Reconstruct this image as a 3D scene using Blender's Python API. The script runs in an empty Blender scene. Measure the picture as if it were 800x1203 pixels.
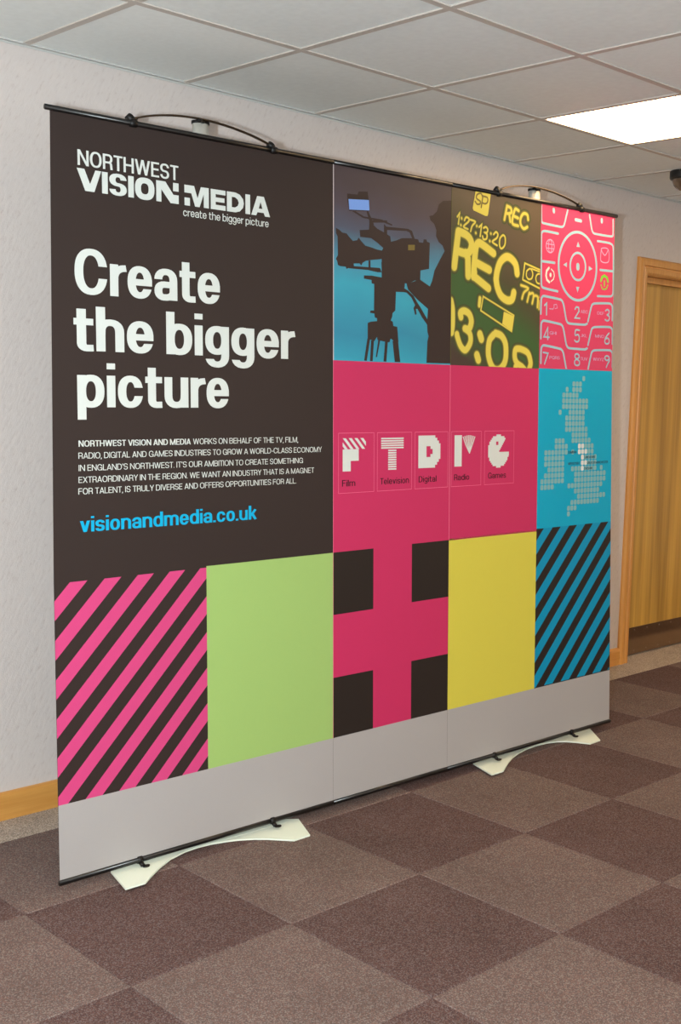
import bpy, math, random
import numpy as np
from mathutils import Vector, Matrix
from mathutils.geometry import tessellate_polygon, delaunay_2d_cdt
random.seed(7)
C = bpy.context.scene.collection
scn = bpy.context.scene

# ------------------------------------------------------------ camera, world, exposure
CAM = Vector((-1.07654, -3.39835, 1.41105))
YAW, PITCH, ROLL, FPX = 0.763974, -0.104759, 0.026338, 1389.27
fwd = Vector((math.sin(YAW)*math.cos(PITCH), math.cos(YAW)*math.cos(PITCH), math.sin(PITCH)))
rgt0 = Vector((math.cos(YAW), -math.sin(YAW), 0)); up0 = rgt0.cross(fwd)
rgt = rgt0*math.cos(ROLL) + up0*math.sin(ROLL); upv = -rgt0*math.sin(ROLL) + up0*math.cos(ROLL)
cd = bpy.data.cameras.new('camera'); cam = bpy.data.objects.new('camera', cd); C.objects.link(cam)
cam.matrix_world = Matrix(((rgt.x, upv.x, -fwd.x, CAM.x), (rgt.y, upv.y, -fwd.y, CAM.y), (rgt.z, upv.z, -fwd.z, CAM.z), (0, 0, 0, 1)))
cd.sensor_fit = 'HORIZONTAL'; cd.sensor_width = 36; cd.lens = FPX*36/800; cd.clip_start = 0.05
scn.camera = cam
w = bpy.data.worlds.new('world'); scn.world = w; w.use_nodes = True
w.node_tree.nodes['Background'].inputs[0].default_value = (0.9, 0.8, 0.65, 1)
w.node_tree.nodes['Background'].inputs[1].default_value = 0.05
vs = scn.view_settings
vs.view_transform = 'Standard'; vs.look = 'None'; vs.gamma = 1; vs.use_curve_mapping = False
vs.exposure = 0.13
# the flash of the camera: small, left of the lens (portrait grip)
fl = bpy.data.lights.new('camera_flash', 'AREA'); fl.shape = 'RECTANGLE'; fl.size = 0.045; fl.size_y = 0.07
fl.energy = 105.0; fl.color = (0.84, 0.95, 1.0)
flo = bpy.data.objects.new('camera_flash', fl); C.objects.link(flo)
M = cam.matrix_world.copy(); M.translation = CAM - rgt*0.18 + fwd*0.02; flo.matrix_world = M
LAMP = 14           # strength of the fluorescent ceiling panels
LAMP_COL = (1.0, 0.68, 0.36)

# ------------------------------------------------------------ materials
def lin(c):
    return tuple(((x/255)/12.92 if x/255 <= 0.04045 else ((x/255+0.055)/1.055)**2.4) for x in c)
def nodes(name):
    m = bpy.data.materials.new(name); m.use_nodes = True
    nt = m.node_tree; return m, nt, nt.nodes['Principled BSDF']
def mat(name, rgb, rough=0.5, metal=0.0, spec=0.5, noise=0.0, nscale=200.0, bump=0.0):
    m, nt, b = nodes(name); c = lin(rgb)
    b.inputs['Base Color'].default_value = (*c, 1); b.inputs['Roughness'].default_value = rough
    b.inputs['Metallic'].default_value = metal; b.inputs['Specular IOR Level'].default_value = spec
    tc = nt.nodes.new('ShaderNodeTexCoord'); nz = nt.nodes.new('ShaderNodeTexNoise')
    nz.inputs['Scale'].default_value = nscale; nz.inputs['Detail'].default_value = 3
    nt.links.new(tc.outputs['Object'], nz.inputs['Vector'])
    mx = nt.nodes.new('ShaderNodeMix'); mx.data_type = 'RGBA'
    n = max(noise, 0.02)
    mx.inputs['A'].default_value = (*[x*(1-n) for x in c], 1); mx.inputs['B'].default_value = (*[min(1, x*(1+n)) for x in c], 1)
    nt.links.new(nz.outputs['Fac'], mx.inputs['Factor']); nt.links.new(mx.outputs['Result'], b.inputs['Base Color'])
    if bump:
        bp = nt.nodes.new('ShaderNodeBump'); bp.inputs['Strength'].default_value = bump; bp.inputs['Distance'].default_value = 0.002
        nt.links.new(nz.outputs['Fac'], bp.inputs['Height']); nt.links.new(bp.outputs['Normal'], b.inputs['Normal'])
    return m
def add(nt, kind, **kw):
    n = nt.nodes.new(kind)
    for k, v in kw.items(): n.inputs[k].default_value = v
    return n
def ramp(nt, stops):
    r = nt.nodes.new('ShaderNodeValToRGB'); e = r.color_ramp.elements
    while len(e) > 1: e.remove(e[-1])
    e[0].position = stops[0][0]; e[0].color = (*lin(stops[0][1]), 1)
    for p, c in stops[1:]:
        x = e.new(p); x.color = (*lin(c), 1)
    return r

def wallpaper():
    m, nt, b = nodes('textured_wallpaper'); L = nt.links.new
    tc = nt.nodes.new('ShaderNodeTexCoord'); mp = nt.nodes.new('ShaderNodeMapping')
    mp.vector_type = 'TEXTURE'; mp.inputs['Rotation'].default_value = (0, math.radians(32), 0); mp.inputs['Scale'].default_value = (1, 1, 3.2)
    L(tc.outputs['Object'], mp.inputs['Vector'])
    n1 = add(nt, 'ShaderNodeTexNoise', Scale=95.0, Detail=4.0, Roughness=0.6); L(mp.outputs['Vector'], n1.inputs['Vector'])
    n2 = add(nt, 'ShaderNodeTexNoise', Scale=260.0, Detail=2.0); L(tc.outputs['Object'], n2.inputs['Vector'])
    r = ramp(nt, [(0.28, (188, 176, 172)), (0.42, (202, 193, 189)), (0.75, (206, 198, 194))]); L(n1.outputs['Fac'], r.inputs['Fac'])
    L(r.outputs['Color'], b.inputs['Base Color'])
    mu = nt.nodes.new('ShaderNodeMath'); mu.operation = 'MULTIPLY_ADD'; mu.inputs[1].default_value = 0.25
    L(n2.outputs['Fac'], mu.inputs[0]); L(n1.outputs['Fac'], mu.inputs[2])
    bp = add(nt, 'ShaderNodeBump', Strength=0.45, Distance=0.0025); L(mu.outputs[0], bp.inputs['Height']); L(bp.outputs['Normal'], b.inputs['Normal'])
    b.inputs['Roughness'].default_value = 0.75; b.inputs['Specular IOR Level'].default_value = 0.25
    return m
def carpet(name, a, c, d):
    m, nt, b = nodes(name); L = nt.links.new
    tc = nt.nodes.new('ShaderNodeTexCoord'); geo = nt.nodes.new('ShaderNodeNewGeometry')
    v = add(nt, 'ShaderNodeTexVoronoi', Scale=380.0); L(geo.outputs['Position'], v.inputs['Vector'])
    r = nt.nodes.new('ShaderNodeValToRGB'); r.color_ramp.interpolation = 'CONSTANT'
    e = r.color_ramp.elements; e[0].position = 0; e[0].color = (*lin(a), 1); e[1].position = 0.40; e[1].color = (*lin(c), 1)
    x = e.new(0.76); x.color = (*lin(d), 1)
    sp = nt.nodes.new('ShaderNodeSeparateColor'); L(v.outputs['Color'], sp.inputs['Color']); L(sp.outputs[0], r.inputs['Fac'])
    n = add(nt, 'ShaderNodeTexNoise', Scale=3.0, Detail=5.0, Roughness=0.65); L(geo.outputs['Position'], n.inputs['Vector'])
    mr = nt.nodes.new('ShaderNodeMapRange'); mr.inputs['From Min'].default_value = 0.3; mr.inputs['From Max'].default_value = 0.7
    mr.inputs['To Min'].default_value = 0.86; mr.inputs['To Max'].default_value = 1.12; L(n.outputs['Fac'], mr.inputs['Value'])
    mx = nt.nodes.new('ShaderNodeMix'); mx.data_type = 'RGBA'; mx.blend_type = 'MULTIPLY'; mx.inputs['Factor'].default_value = 1
    L(r.outputs['Color'], mx.inputs['A']); L(mr.outputs['Result'], mx.inputs['B']); L(mx.outputs['Result'], b.inputs['Base Color'])
    n3 = add(nt, 'ShaderNodeTexNoise', Scale=420.0, Detail=2.0); L(geo.outputs['Position'], n3.inputs['Vector'])
    bp = add(nt, 'ShaderNodeBump', Strength=0.6, Distance=0.003); L(n3.outputs['Fac'], bp.inputs['Height']); L(bp.outputs['Normal'], b.inputs['Normal'])
    b.inputs['Roughness'].default_value = 0.95; b.inputs['Specular IOR Level'].default_value = 0.08
    return m
def wood(name, a, c, scale=(60, 60, 2.0), knots=False):
    m, nt, b = nodes(name); L = nt.links.new
    tc = nt.nodes.new('ShaderNodeTexCoord'); mp = nt.nodes.new('ShaderNodeMapping'); mp.inputs['Scale'].default_value = scale
    L(tc.outputs['Object'], mp.inputs['Vector'])
    n = add(nt, 'ShaderNodeTexNoise', Scale=1.0, Detail=5.0, Roughness=0.6, Distortion=0.5); L(mp.outputs['Vector'], n.inputs['Vector'])
    r = ramp(nt, [(0.28, a), (0.68, c)]); L(n.outputs['Fac'], r.inputs['Fac']); out = r.outputs['Color']
    if knots:      # veneer leaves: vertical bands and small knots
        m2 = nt.nodes.new('ShaderNodeMapping'); m2.inputs['Scale'].default_value = (9, 1, 0.35); L(tc.outputs['Object'], m2.inputs['Vector'])
        n2 = add(nt, 'ShaderNodeTexNoise', Scale=1.6, Detail=2.0); L(m2.outputs['Vector'], n2.inputs['Vector'])
        r2 = ramp(nt, [(0.35, (205, 200, 190)), (0.65, (255, 255, 255))]); L(n2.outputs['Fac'], r2.inputs['Fac'])
        mx = nt.nodes.new('ShaderNodeMix'); mx.data_type = 'RGBA'; mx.blend_type = 'MULTIPLY'; mx.inputs['Factor'].default_value = 1
        L(out, mx.inputs['A']); L(r2.outputs['Color'], mx.inputs['B']); out = mx.outputs['Result']
    L(out, b.inputs['Base Color']); b.inputs['Roughness'].default_value = 0.42
    return m
def gradient_print(name, stops, ang=0.0, nz=0.10, nscale=5.0):
    # printed artwork with soft colour fields, runs along the block's own height
    m, nt, b = nodes(name); L = nt.links.new
    tc = nt.nodes.new('ShaderNodeTexCoord'); mp = nt.nodes.new('ShaderNodeMapping'); mp.inputs['Rotation'].default_value = (0, ang, 0)
    L(tc.outputs['Generated'], mp.inputs['Vector']); s = nt.nodes.new('ShaderNodeSeparateXYZ'); L(mp.outputs['Vector'], s.inputs[0])
    n = add(nt, 'ShaderNodeTexNoise', Scale=nscale, Detail=2.0); L(tc.outputs['Object'], n.inputs['Vector'])
    ma = nt.nodes.new('ShaderNodeMath'); ma.operation = 'MULTIPLY_ADD'; ma.inputs[1].default_value = nz
    L(n.outputs['Fac'], ma.inputs[0]); L(s.outputs['Z'], ma.inputs[2])
    r = ramp(nt, stops); L(ma.outputs[0], r.inputs['Fac']); L(r.outputs['Color'], b.inputs['Base Color'])
    b.inputs['Roughness'].default_value = 0.5; b.inputs['Specular IOR Level'].default_value = 0.3
    return m
def emis(name, rgb, s):
    m, nt, b = nodes(name); b.inputs['Base Color'].default_value = (0.9, 0.9, 0.9, 1)
    b.inputs['Emission Color'].default_value = (*rgb, 1); b.inputs['Emission Strength'].default_value = s
    return m

PR = dict(rough=0.5, spec=0.2)
m_wall = wallpaper()
m_wall_plain = mat('painted_wall', (235, 232, 226), 0.8, noise=0.04, nscale=30)
m_tile = mat('mineral_fibre_tile', (237, 242, 240), 0.9, spec=0.1, noise=0.05, nscale=55, bump=0.3)
m_tile2 = mat('mineral_fibre_tile_greyer', (233, 238, 236), 0.9, spec=0.1, noise=0.06, nscale=40, bump=0.3)
m_bar = mat('painted_grid_metal', (196, 189, 181), 0.5)
m_trim = mat('white_edge_trim', (190, 191, 188), 0.5)
m_plenum = mat('plenum_board', (120, 115, 108), 0.9)
m_dark = carpet('carpet_dark', (78, 61, 60), (96, 73, 69), (110, 98, 97))
m_light = carpet('carpet_light', (94, 81, 79), (114, 92, 86), (126, 116, 112))
m_border = carpet('carpet_border', (140, 130, 122), (176, 162, 148), (196, 184, 172))
m_base = mat('floor_screed', (90, 80, 72), 0.9)
m_pine = wood('pine_skirting', (192, 132, 60), (210, 154, 80), (2.5, 60, 60))
m_frame = wood('varnished_frame', (190, 128, 58), (208, 150, 76), (60, 60, 2.5))
m_veneer = wood('door_veneer', (184, 138, 54), (204, 160, 74), (70, 70, 1.6), True)
m_kick = mat('bronze_kickplate', (158, 134, 108), 0.14, 0.92, noise=0.05)
m_screw = mat('kickplate_screw', (205, 200, 190), 0.25, 1.0)
m_vinyl = mat('banner_brown_black', (47, 38, 36), noise=0.05, nscale=400, **PR)
m_back = mat('banner_backing', (205, 205, 205), 0.7)
m_grey = mat('banner_grey', (159, 156, 156), **PR)
m_pink = mat('print_magenta', (184, 44, 90), **PR)
m_pinkstripe = mat('print_pink_stripe', (194, 65, 119), **PR)
m_coral = mat('print_coral_pink', (192, 60, 98), **PR)
m_green = mat('print_lime_green', (147, 179, 104), **PR)
m_yellow = mat('print_yellow', (198, 189, 73), **PR)
m_cyan = mat('print_cyan', (0, 154, 190), **PR)
m_cyanstripe = mat('print_cyan_stripe', (0, 136, 177), **PR)
m_urlcyan = mat('print_link_cyan', (0, 159, 204), **PR)
m_white = mat('print_white', (198, 205, 202), **PR)
m_block = mat('print_near_black', (38, 31, 28), **PR)
m_ink = mat('print_ink', (52, 14, 26), **PR)
m_sil = mat('print_silhouette', (50, 39, 37), **PR)
m_outline = mat('print_pale_pink_line', (226, 120, 150), **PR)
m_seam = mat('panel_edge_white', (190, 180, 182), **PR)
m_sky = gradient_print('print_dusk_sky', [(0.0, (44, 156, 180)), (0.22, (42, 128, 158)), (0.45, (48, 150, 174)), (0.60, (62, 132, 158)), (0.76, (72, 78, 96)), (0.88, (70, 62, 72)), (1.0, (66, 56, 60))], nz=0.16)
m_screen = mat('print_blue_screen', (112, 150, 215), **PR)
m_osd = gradient_print('print_green_screen', [(0.0, (66, 46, 44)), (0.18, (62, 50, 42)), (0.36, (54, 84, 44)), (0.62, (50, 82, 42)), (0.80, (66, 62, 42)), (1.0, (82, 70, 54))], ang=-0.45, nz=0.16)
m_osdy = mat('print_display_yellow', (204, 190, 81), **PR)
m_glow = [mat('print_glow_%s' % n, c, **PR) for n, c in (('wide', (66, 72, 42)), ('middle', (92, 92, 48)), ('near', (140, 134, 60)))]
m_spink = mat('print_display_brown', (112, 98, 50), **PR)
m_key = mat('print_key_line', (136, 178, 196), **PR)
m_keyl = mat('print_key_lilac', (180, 150, 190), **PR)
m_keyn = mat('print_key_lime', (112, 186, 62), **PR)
m_dot = mat('print_map_dot', (117, 165, 171), **PR)
m_maplab = mat('print_map_ink', (40, 70, 80), **PR)
m_rail = mat('rail_black_plastic', (12, 11, 11), 0.30, spec=0.5)
m_clip = mat('clip_black_plastic', (13, 12, 12), 0.45, spec=0.3)
m_bow = mat('bow_dark_bronze', (84, 70, 54), 0.25, 0.8)
m_pole = mat('pole_silver', (214, 212, 202), 0.35, 0.25)
m_foot = mat('foot_silver_green', (222, 232, 218), 0.5, 0.0, noise=0.03, nscale=300)
m_domeb = mat('camera_black', (20, 20, 20), 0.4)
m_sprk = mat('sprinkler_white', (240, 240, 240), 0.3)
m_fill = emis('fill_light_glow', (0.84, 0.94, 1.0), 2.5)  # cool glow of the unseen panels added as fill light
m_lit = emis('fluorescent_diffuser', LAMP_COL, LAMP)

# ------------------------------------------------------------ mesh helpers
def make(name, verts, faces, material, parent=None, smooth=False):
    me = bpy.data.meshes.new(name); me.from_pydata([tuple(v) for v in verts], [], faces)
    me.materials.append(material); me.update()
    if smooth:
        for p in me.polygons: p.use_smooth = True
    o = bpy.data.objects.new(name, me); C.objects.link(o)
    if parent is not None: o.parent = parent
    return o
class MB:
    def __init__(s): s.v = []; s.f = []
    def box(s, a, b):
        n = len(s.v); x0, y0, z0 = a; x1, y1, z1 = b
        s.v += [(x0, y0, z0), (x1, y0, z0), (x1, y1, z0), (x0, y1, z0), (x0, y0, z1), (x1, y0, z1), (x1, y1, z1), (x0, y1, z1)]
        s.f += [tuple(n+i for i in q) for q in ((3, 2, 1, 0), (4, 5, 6, 7), (0, 1, 5, 4), (1, 2, 6, 5), (2, 3, 7, 6), (3, 0, 4, 7))]
        return s
    def tube(s, pts, r, seg=12, ry=None, caps=True, upd=None):
        # swept round or oval section along pts
        ry = ry or r; n0 = len(s.v); pts = [Vector(p) for p in pts]; N = len(pts)
        for i, p in enumerate(pts):
            t = (pts[min(i+1, N-1)] - pts[max(i-1, 0)]).normalized()
            a = (upd or Vector((0, 0, 1))); a = (a - t*a.dot(t))
            if a.length < 1e-4: a = Vector((0, 1, 0)); a = a - t*a.dot(t)
            a.normalize(); b = t.cross(a)
            for k in range(seg):
                q = 2*math.pi*k/seg; s.v.append(p + a*math.cos(q)*ry + b*math.sin(q)*r)
        for i in range(N-1):
            for k in range(seg):
                k2 = (k+1) % seg; s.f.append((n0+i*seg+k, n0+i*seg+k2, n0+(i+1)*seg+k2, n0+(i+1)*seg+k))
        if caps:
            s.f.append(tuple(n0+k for k in range(seg))[::-1]); s.f.append(tuple(n0+(N-1)*seg+k for k in range(seg)))
        return s
    def lathe(s, prof, c, seg=32, ax=2):
        n0 = len(s.v)
        for r, z in prof:
            for k in range(seg):
                q = 2*math.pi*k/seg; s.v.append((c[0]+r*math.cos(q), c[1]+r*math.sin(q), c[2]+z))
        for i in range(len(prof)-1):
            for k in range(seg):
                k2 = (k+1) % seg; s.f.append((n0+i*seg+k, n0+i*seg+k2, n0+(i+1)*seg+k2, n0+(i+1)*seg+k))
        return s
    def build(s, name, material, parent=None, smooth=False, bevel=0.0, off=(0, 0, 0)):
        o = make(name, [Vector(v)-Vector(off) for v in s.v], s.f, material, parent, smooth)
        if bevel:
            md = o.modifiers.new('bevel', 'BEVEL'); md.width = bevel; md.segments = 2; md.limit_method = 'ANGLE'
        return o
def empty(name, loc, label=None, cat=None, group=None, kind=None):
    o = bpy.data.objects.new(name, None); o.empty_display_size = 0.1; C.objects.link(o); o.location = loc
    if label: o['label'] = label
    if cat: o['category'] = cat
    if group: o['group'] = group
    if kind: o['kind'] = kind
    return o
def struct(o, label=None):
    o['kind'] = 'structure'
    if label: o['label'] = label
    return o

# ------------------------------------------------------------ room shell
H = 2.428; GX = 0.788; OX = 0.420; OY = -0.667
X0, X1, Y1 = GX - 6*0.6, GX + 11*0.6, -6.0
DL, DR, DT = 4.305, 5.145, 2.030      # door opening
b = MB(); b.box((X0, 0, 0), (DL, 0.12, H+.05)); b.box((DR, 0, 0), (X1, 0.12, H+.05)); b.box((DL, 0, DT), (DR, 0.12, H+.05))
b.box((DL-.02, 0.10, 0), (DR+.02, 0.12, DT))
struct(b.build('wall_back', m_wall), 'pale textured wallpaper wall behind the display, with a wooden door')
struct(MB().box((X0-.1, Y1, 0), (X0, 0.12, H+.05)).build('wall_left', m_wall), 'pale wall beyond the left edge')
struct(MB().box((X1, Y1, 0), (X1+.1, 0.12, H+.05)).build('wall_right', m_wall_plain), 'pale wall at the far end of the corridor')
struct(MB().box((X0-.1, Y1-.1, 0), (X1+.1, Y1, H+.05)).build('wall_front', m_wall_plain), 'pale wall behind the viewer')

# glowing framed panes added out of view to brighten the ceiling
for k, (px_, py_, rz_) in enumerate(((X0, -1.7, -math.pi/2), (X0, -3.9, -math.pi/2), (1.3, Y1, 0), (4.6, Y1, 0))):
    wn = empty('fill_panel_%d' % (k+1), (px_, py_, 1.5), 'glowing framed panel added out of view as fill light', kind='structure'); wn.rotation_euler = (0, 0, rz_)
    fr = MB()
    for a, c in (((-.95, -.65), (.95, -.59)), ((-.95, .59), (.95, .65)), ((-.95, -.59), (-.89, .59)), ((.89, -.59), (.95, .59)), ((-.03, -.59), (.03, .59))): fr.box((a[0], .0, a[1]), (c[0], .05, c[1]))
    fr.build('fill_panel_frame', m_trim, wn)
    for a, c in ((-.89, -.03), (.03, .89)): MB().box((a, .015, -.59), (c, .02, .59)).build('fill_pane', m_fill, wn)
# floor: base slab, carpet tiles and a paler carpet border along the wall
floor = struct(MB().box((X0, Y1, -0.05), (X1, 0.12, -0.006)).build('floor', m_base), 'office floor laid with brown chequered carpet tiles')
meshes = {}
def carpet_piece(xa, xb, ya, yb, m, name='carpet_tile', label=None):
    wx, wy = xb-xa, yb-ya; key = (round(wx, 3), round(wy, 3), m.name)
    if key not in meshes:
        e = 0.0008; t = 0.0022; v = []
        for z, q in ((-0.006, e), (-t, e), (0, e+t)):
            v += [(q, q, z), (wx-q, q, z), (wx-q, wy-q, z), (q, wy-q, z)]
        f = [(8, 9, 10, 11)]
        for l in (0, 4):
            for k in range(4): f.append((l+k, l+(k+1) % 4, l+4+(k+1) % 4, l+4+k))
        me = bpy.data.meshes.new(name); me.from_pydata(v, [], f); me.materials.append(m); me.update(); meshes[key] = me
    o = bpy.data.objects.new(name, meshes[key]); C.objects.link(o); o.parent = floor; o.location = (xa, ya, 0)
    if label: o['label'] = label
    return o
i0 = math.floor((X0-OX)/0.5); i1 = math.ceil((X1-OX)/0.5)
for i in range(i0, i1):
    xa, xb = max(X0, OX+.5*i), min(X1, OX+.5*(i+1))
    for j in range(-1, 11):
        yb = OY - .5*j; ya = max(Y1, yb-.5)
        if j == -1: yb = -0.1805
        if yb - ya < .02 or xb - xa < .02: continue
        carpet_piece(xa, xb, ya, yb, m_dark if (i+j) % 2 == 0 else m_light)
bd = MB().box((X0, -0.1805, -0.006), (X1, -0.0, 0)).box((DL-.02, 0, -.006), (DR+.02, .10, 0)).build('carpet_border', m_border, floor); bd['label'] = 'paler grey beige carpet strip along the wall'

# ceiling: plenum, tiles, tee bars, edge trim
ceil = struct(MB().box((X0, Y1, H+.03), (X1, 0.12, H+.08)).build('ceiling', m_plenum), 'suspended ceiling of square mineral tiles in a metal grid')
LIGHTS = [(3, 1), (8, 1), (-4, 1), (-5, 5), (-1, 5), (3, 5), (7, 5), (-5, 8), (-1, 8), (3, 8), (7, 8)]
tme = []
for m in (m_tile, m_tile2):
    bb = MB().box((.004, .004, 0.004), (.596, .596, .016)); o = bb.build('ceiling_tile', m); tme.append(o.data); bpy.data.objects.remove(o)
for i in range(-6, 11):
    for j in range(10):
        if (i, j) in LIGHTS: continue
        o = bpy.data.objects.new('ceiling_tile', tme[(i*3+j*5+(i*j)) % 2]); C.objects.link(o); o.parent = ceil
        o.location = (GX+.6*i, -.6*(j+1), H); o.rotation_euler = (0, 0, 0)
for i in range(-5, 11):
    MB().box((GX+.6*i-.012, Y1, H), (GX+.6*i+.012, 0, H+.004)).build('grid_bar', m_bar, ceil)
for j in range(1, 10):
    MB().box((X0, -.6*j-.012, H-.0006), (X1, -.6*j+.012, H+.0034)).build('grid_bar', m_bar, ceil)
struct(MB().box((X0, -.015, H-.001), (X1, 0, H+.004)).box((X0, -.002, H-.007), (X1, 0, H)).build('trim_1', m_trim), 'white edge trim where the ceiling meets the wall')

def ceiling_light(i, j, label):
    x, y = GX+.6*i, -.6*(j+1)
    t = empty('ceiling_light', (x+.3, y+.3, H), label, 'ceiling light')
    d = MB().box((-.284, -.284, .0), (.284, .284, .004)).build('diffuser', m_lit, t)
    f = MB()
    for a, c in (((-.3, -.3), (.3, -.284)), ((-.3, .284), (.3, .3)), ((-.3, -.284), (-.284, .284)), ((.284, -.284), (.3, .284))):
        f.box((a[0], a[1], .002), (c[0], c[1], .022))
    f.box((-.3, -.3, .022), (.3, .3, .026)); f.build('light_housing', m_trim, t)
    return t
names = {(3, 1): 'bright square white ceiling light panel above the right half of the display'}
for (i, j) in LIGHTS:
    lab = names.get((i, j), 'square ceiling light panel out of the picture, %s' % {
        (8, 1): 'further along the corridor over the door wall', (-4, 1): 'near the left end over the display wall', (-5, 5): 'over the left corner of the middle row', (-1, 5): 'just behind the viewer to the left',
        (3, 5): 'in the middle row across from the display', (7, 5): 'in the middle row across from the door', (-5, 8): 'in the back row at the left end', (-1, 8): 'in the back row behind the viewer',
        (3, 8): 'in the back row opposite the display', (7, 8): 'in the back row opposite the door'}.get((i, j), ''))
    ceiling_light(i, j, lab)

# skirting boards
def skirting(name, x0, x1, label):
    prof = [(0, 0), (-.018, 0), (-.018, .074), (-.016, .081), (-.011, .086), (0, .089)]
    v = [(x, y, z) for x in (x0, x1) for y, z in prof]; n = len(prof)
    f = [(k, (k+1) % n, n+(k+1) % n, n+k) for k in range(n)] + [tuple(range(n))[::-1], tuple(range(n, 2*n))]
    o = make(name, v, f, m_pine); struct(o, label); return o
skirting('baseboard_left', X0, 4.222, 'pine skirting board along the wall behind the display')
skirting('baseboard_right', 5.228, X1, 'pine skirting board beyond the door')

# door 1: architrave, lining, flush veneer slab, kickplate
dr = empty('door_1', (4.725, 0, 0), 'flush wood veneer door in a varnished wooden frame right of the display', kind='structure'); do = (4.725, 0, 0)
def arch_profile():   # cross-section: (distance from the opening, projection)
    return [(0, 0), (0, .012), (.010, .018), (.030, .019), (.034, .013), (.040, .013), (.044, .021), (.066, .023), (.076, .020), (.083, .012), (.083, 0)]
pf = arch_profile(); n = len(pf)
def arch(name, corners):
    v = []; 
    for (px, pz, dx, dz) in corners:
        v += [(px+dx*s_-do[0], -q, pz+dz*s_) for s_, q in pf]
    f = [(k, k+1, n+k+1, n+k) for k in range(n-1)] + [tuple(range(n)), tuple(range(n, 2*n))[::-1]]
    return make(name, v, f, m_frame, dr)
arch('architrave', [(DL, 0, -1, 0), (DL, DT, -1, 1)])
arch('architrave', [(DL, DT, -1, 1), (DR, DT, 1, 1)])
arch('architrave', [(DR, DT, 1, 1), (DR, 0, 1, 0)])
MB().box((DL, .0, 0), (DL+.004, .1, DT)).build('door_lining', m_frame, dr, off=do)
MB().box((DR-.004, .0, 0), (DR, .1, DT)).build('door_lining', m_frame, dr, off=do)
MB().box((DL, .0, DT-.004), (DR, .1, DT)).build('door_lining', m_frame, dr, off=do)
MB().box((DL+.004, .036, 1.996), (DR-.004, .062, DT-.004)).build('door_stop', m_frame, dr, off=do)
slab = MB().box((DL+.006, .064, .008), (DR-.006, .098, 2.006)).build('door_slab', m_veneer, dr, bevel=.001, off=do)
kp = MB().box((DL+.012, .0615, .009), (DR-.02, .0638, .158)).build('kickplate', m_kick, dr, bevel=.0005, off=do); kp['label'] = 'brown metal kickplate'
for k in range(7):
    for z in (.142, .028):
        MB().lathe([(0, 0), (.0035, 0), (.0035, .001), (0, .0014)], (0, 0, 0), 12).build('screw', m_screw, kp)
        s = bpy.context.scene.collection.objects[-1]; s.rotation_euler = (math.pi/2, 0, 0); s.location = (DL+.05+.123*k-do[0], .0615, z)
hb = MB().lathe([(.026, 0), (.026, .008), (0, .008)], (0, 0, 0), 20).tube([(0, 0, .008), (0, 0, .05), (-.02, 0, .055), (-.12, 0, .055)], .009, 10).build('door_handle', m_pole, dr, True)
hb.rotation_euler = (math.pi/2, 0, 0); hb.location = (DR-.07-do[0], .064, 1.0)

# dome camera on the ceiling and sprinkler dot
dc = empty('dome_camera', (3.825, -.478, H), 'black dome security camera on the ceiling by the right edge', 'security camera')
MB().lathe([(0, 0), (.062, 0), (.064, -.004), (.064, -.032), (.060, -.038), (0, -.038)], (0, 0, 0), 40).build('mounting_base', m_domeb, dc, True)
md_, nt_, b_ = nodes('smoked_dome'); b_.inputs['Base Color'].default_value = (.10, .065, .04, 1); b_.inputs['Roughness'].default_value = .06; b_.inputs['Transmission Weight'].default_value = .12
MB().lathe([(.052*math.cos(a*math.pi/24), -.036-.052*math.sin(a*math.pi/24)) for a in range(13)], (0, 0, 0), 40).build('smoked_dome', md_, dc, True)
MB().lathe([(0, -.042), (.024, -.046), (.026, -.06), (.018, -.072), (0, -.074)], (0, 0, 0), 20).build('lens', m_domeb, dc, True)
sk = MB().lathe([(0, 0), (.006, 0), (.0055, -.003), (0, -.004)], (0, 0, 0), 16).build('ceiling_stud', m_sprk, smooth=True)
sk.location = (3.60, -.05, H+.004); sk['label'] = 'tiny white stud on the ceiling tile near the wall'; sk['category'] = 'stud'

# ------------------------------------------------------------ display stand
O = Vector((0.56397, -0.61291, 0.035))
EX = Vector((0.99971302, -0.02354715, 0.00440603)); UP = Vector((-0.00362508, 0.03310565, 0.99944528)); NV = EX.cross(UP); 
if NV.y > 0: NV = -NV
ROOT = Vector((1.843, -0.62, 0))
def P(u, v, d=0.0): return O + EX*u + UP*v + NV*d - ROOT      # root-local point: u along, v up, d toward the viewer
root = empty('exhibition_display_stand', ROOT, 'large printed exhibition banner display with black rails and white feet standing on the carpet', 'display stand')
def pw(v, pts):
    for (a, x), (b2, y) in zip(pts[:-1], pts[1:]):
        if v <= b2: return x+(y-x)*(v-a)/(b2-a)
    return pts[-1][1]
edge_l = lambda v: pw(v, [(0, -.0085), (.83, -.0085), (2.083, .007)])
edge_r = lambda v: pw(v, [(0, 2.575), (1.46, 2.546), (2.083, 2.543)])
def panel_box(name, us, v0, v1, material):
    # us: (u_left_bottom, u_left_top, u_right_bottom, u_right_top)
    t = .0012; vl = [v0, .83, 1.46, v1]; v = []; f = []      # the vinyl's side edges are not quite straight
    for q in vl:
        a = edge_l(q) if us[0] < 0 else us[0]; c = edge_r(q) if us[2] > 2.5 else us[2]
        v += [P(a, q, 0), P(c, q, 0), P(c, q, -t), P(a, q, -t)]
    for i in range(3):
        for k in range(4): f.append((4*i+k, 4*i+(k+1) % 4, 4*i+4+(k+1) % 4, 4*i+4+k))
    return make(name, v, f + [(3, 2, 1, 0), (12, 13, 14, 15)], material, root)
UL, UB, S1, S2, SC, S3, TOP = 0.001, -0.008, 1.0062, 1.5655, 2.0665, 2.556, 2.083
g = .0003
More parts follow.
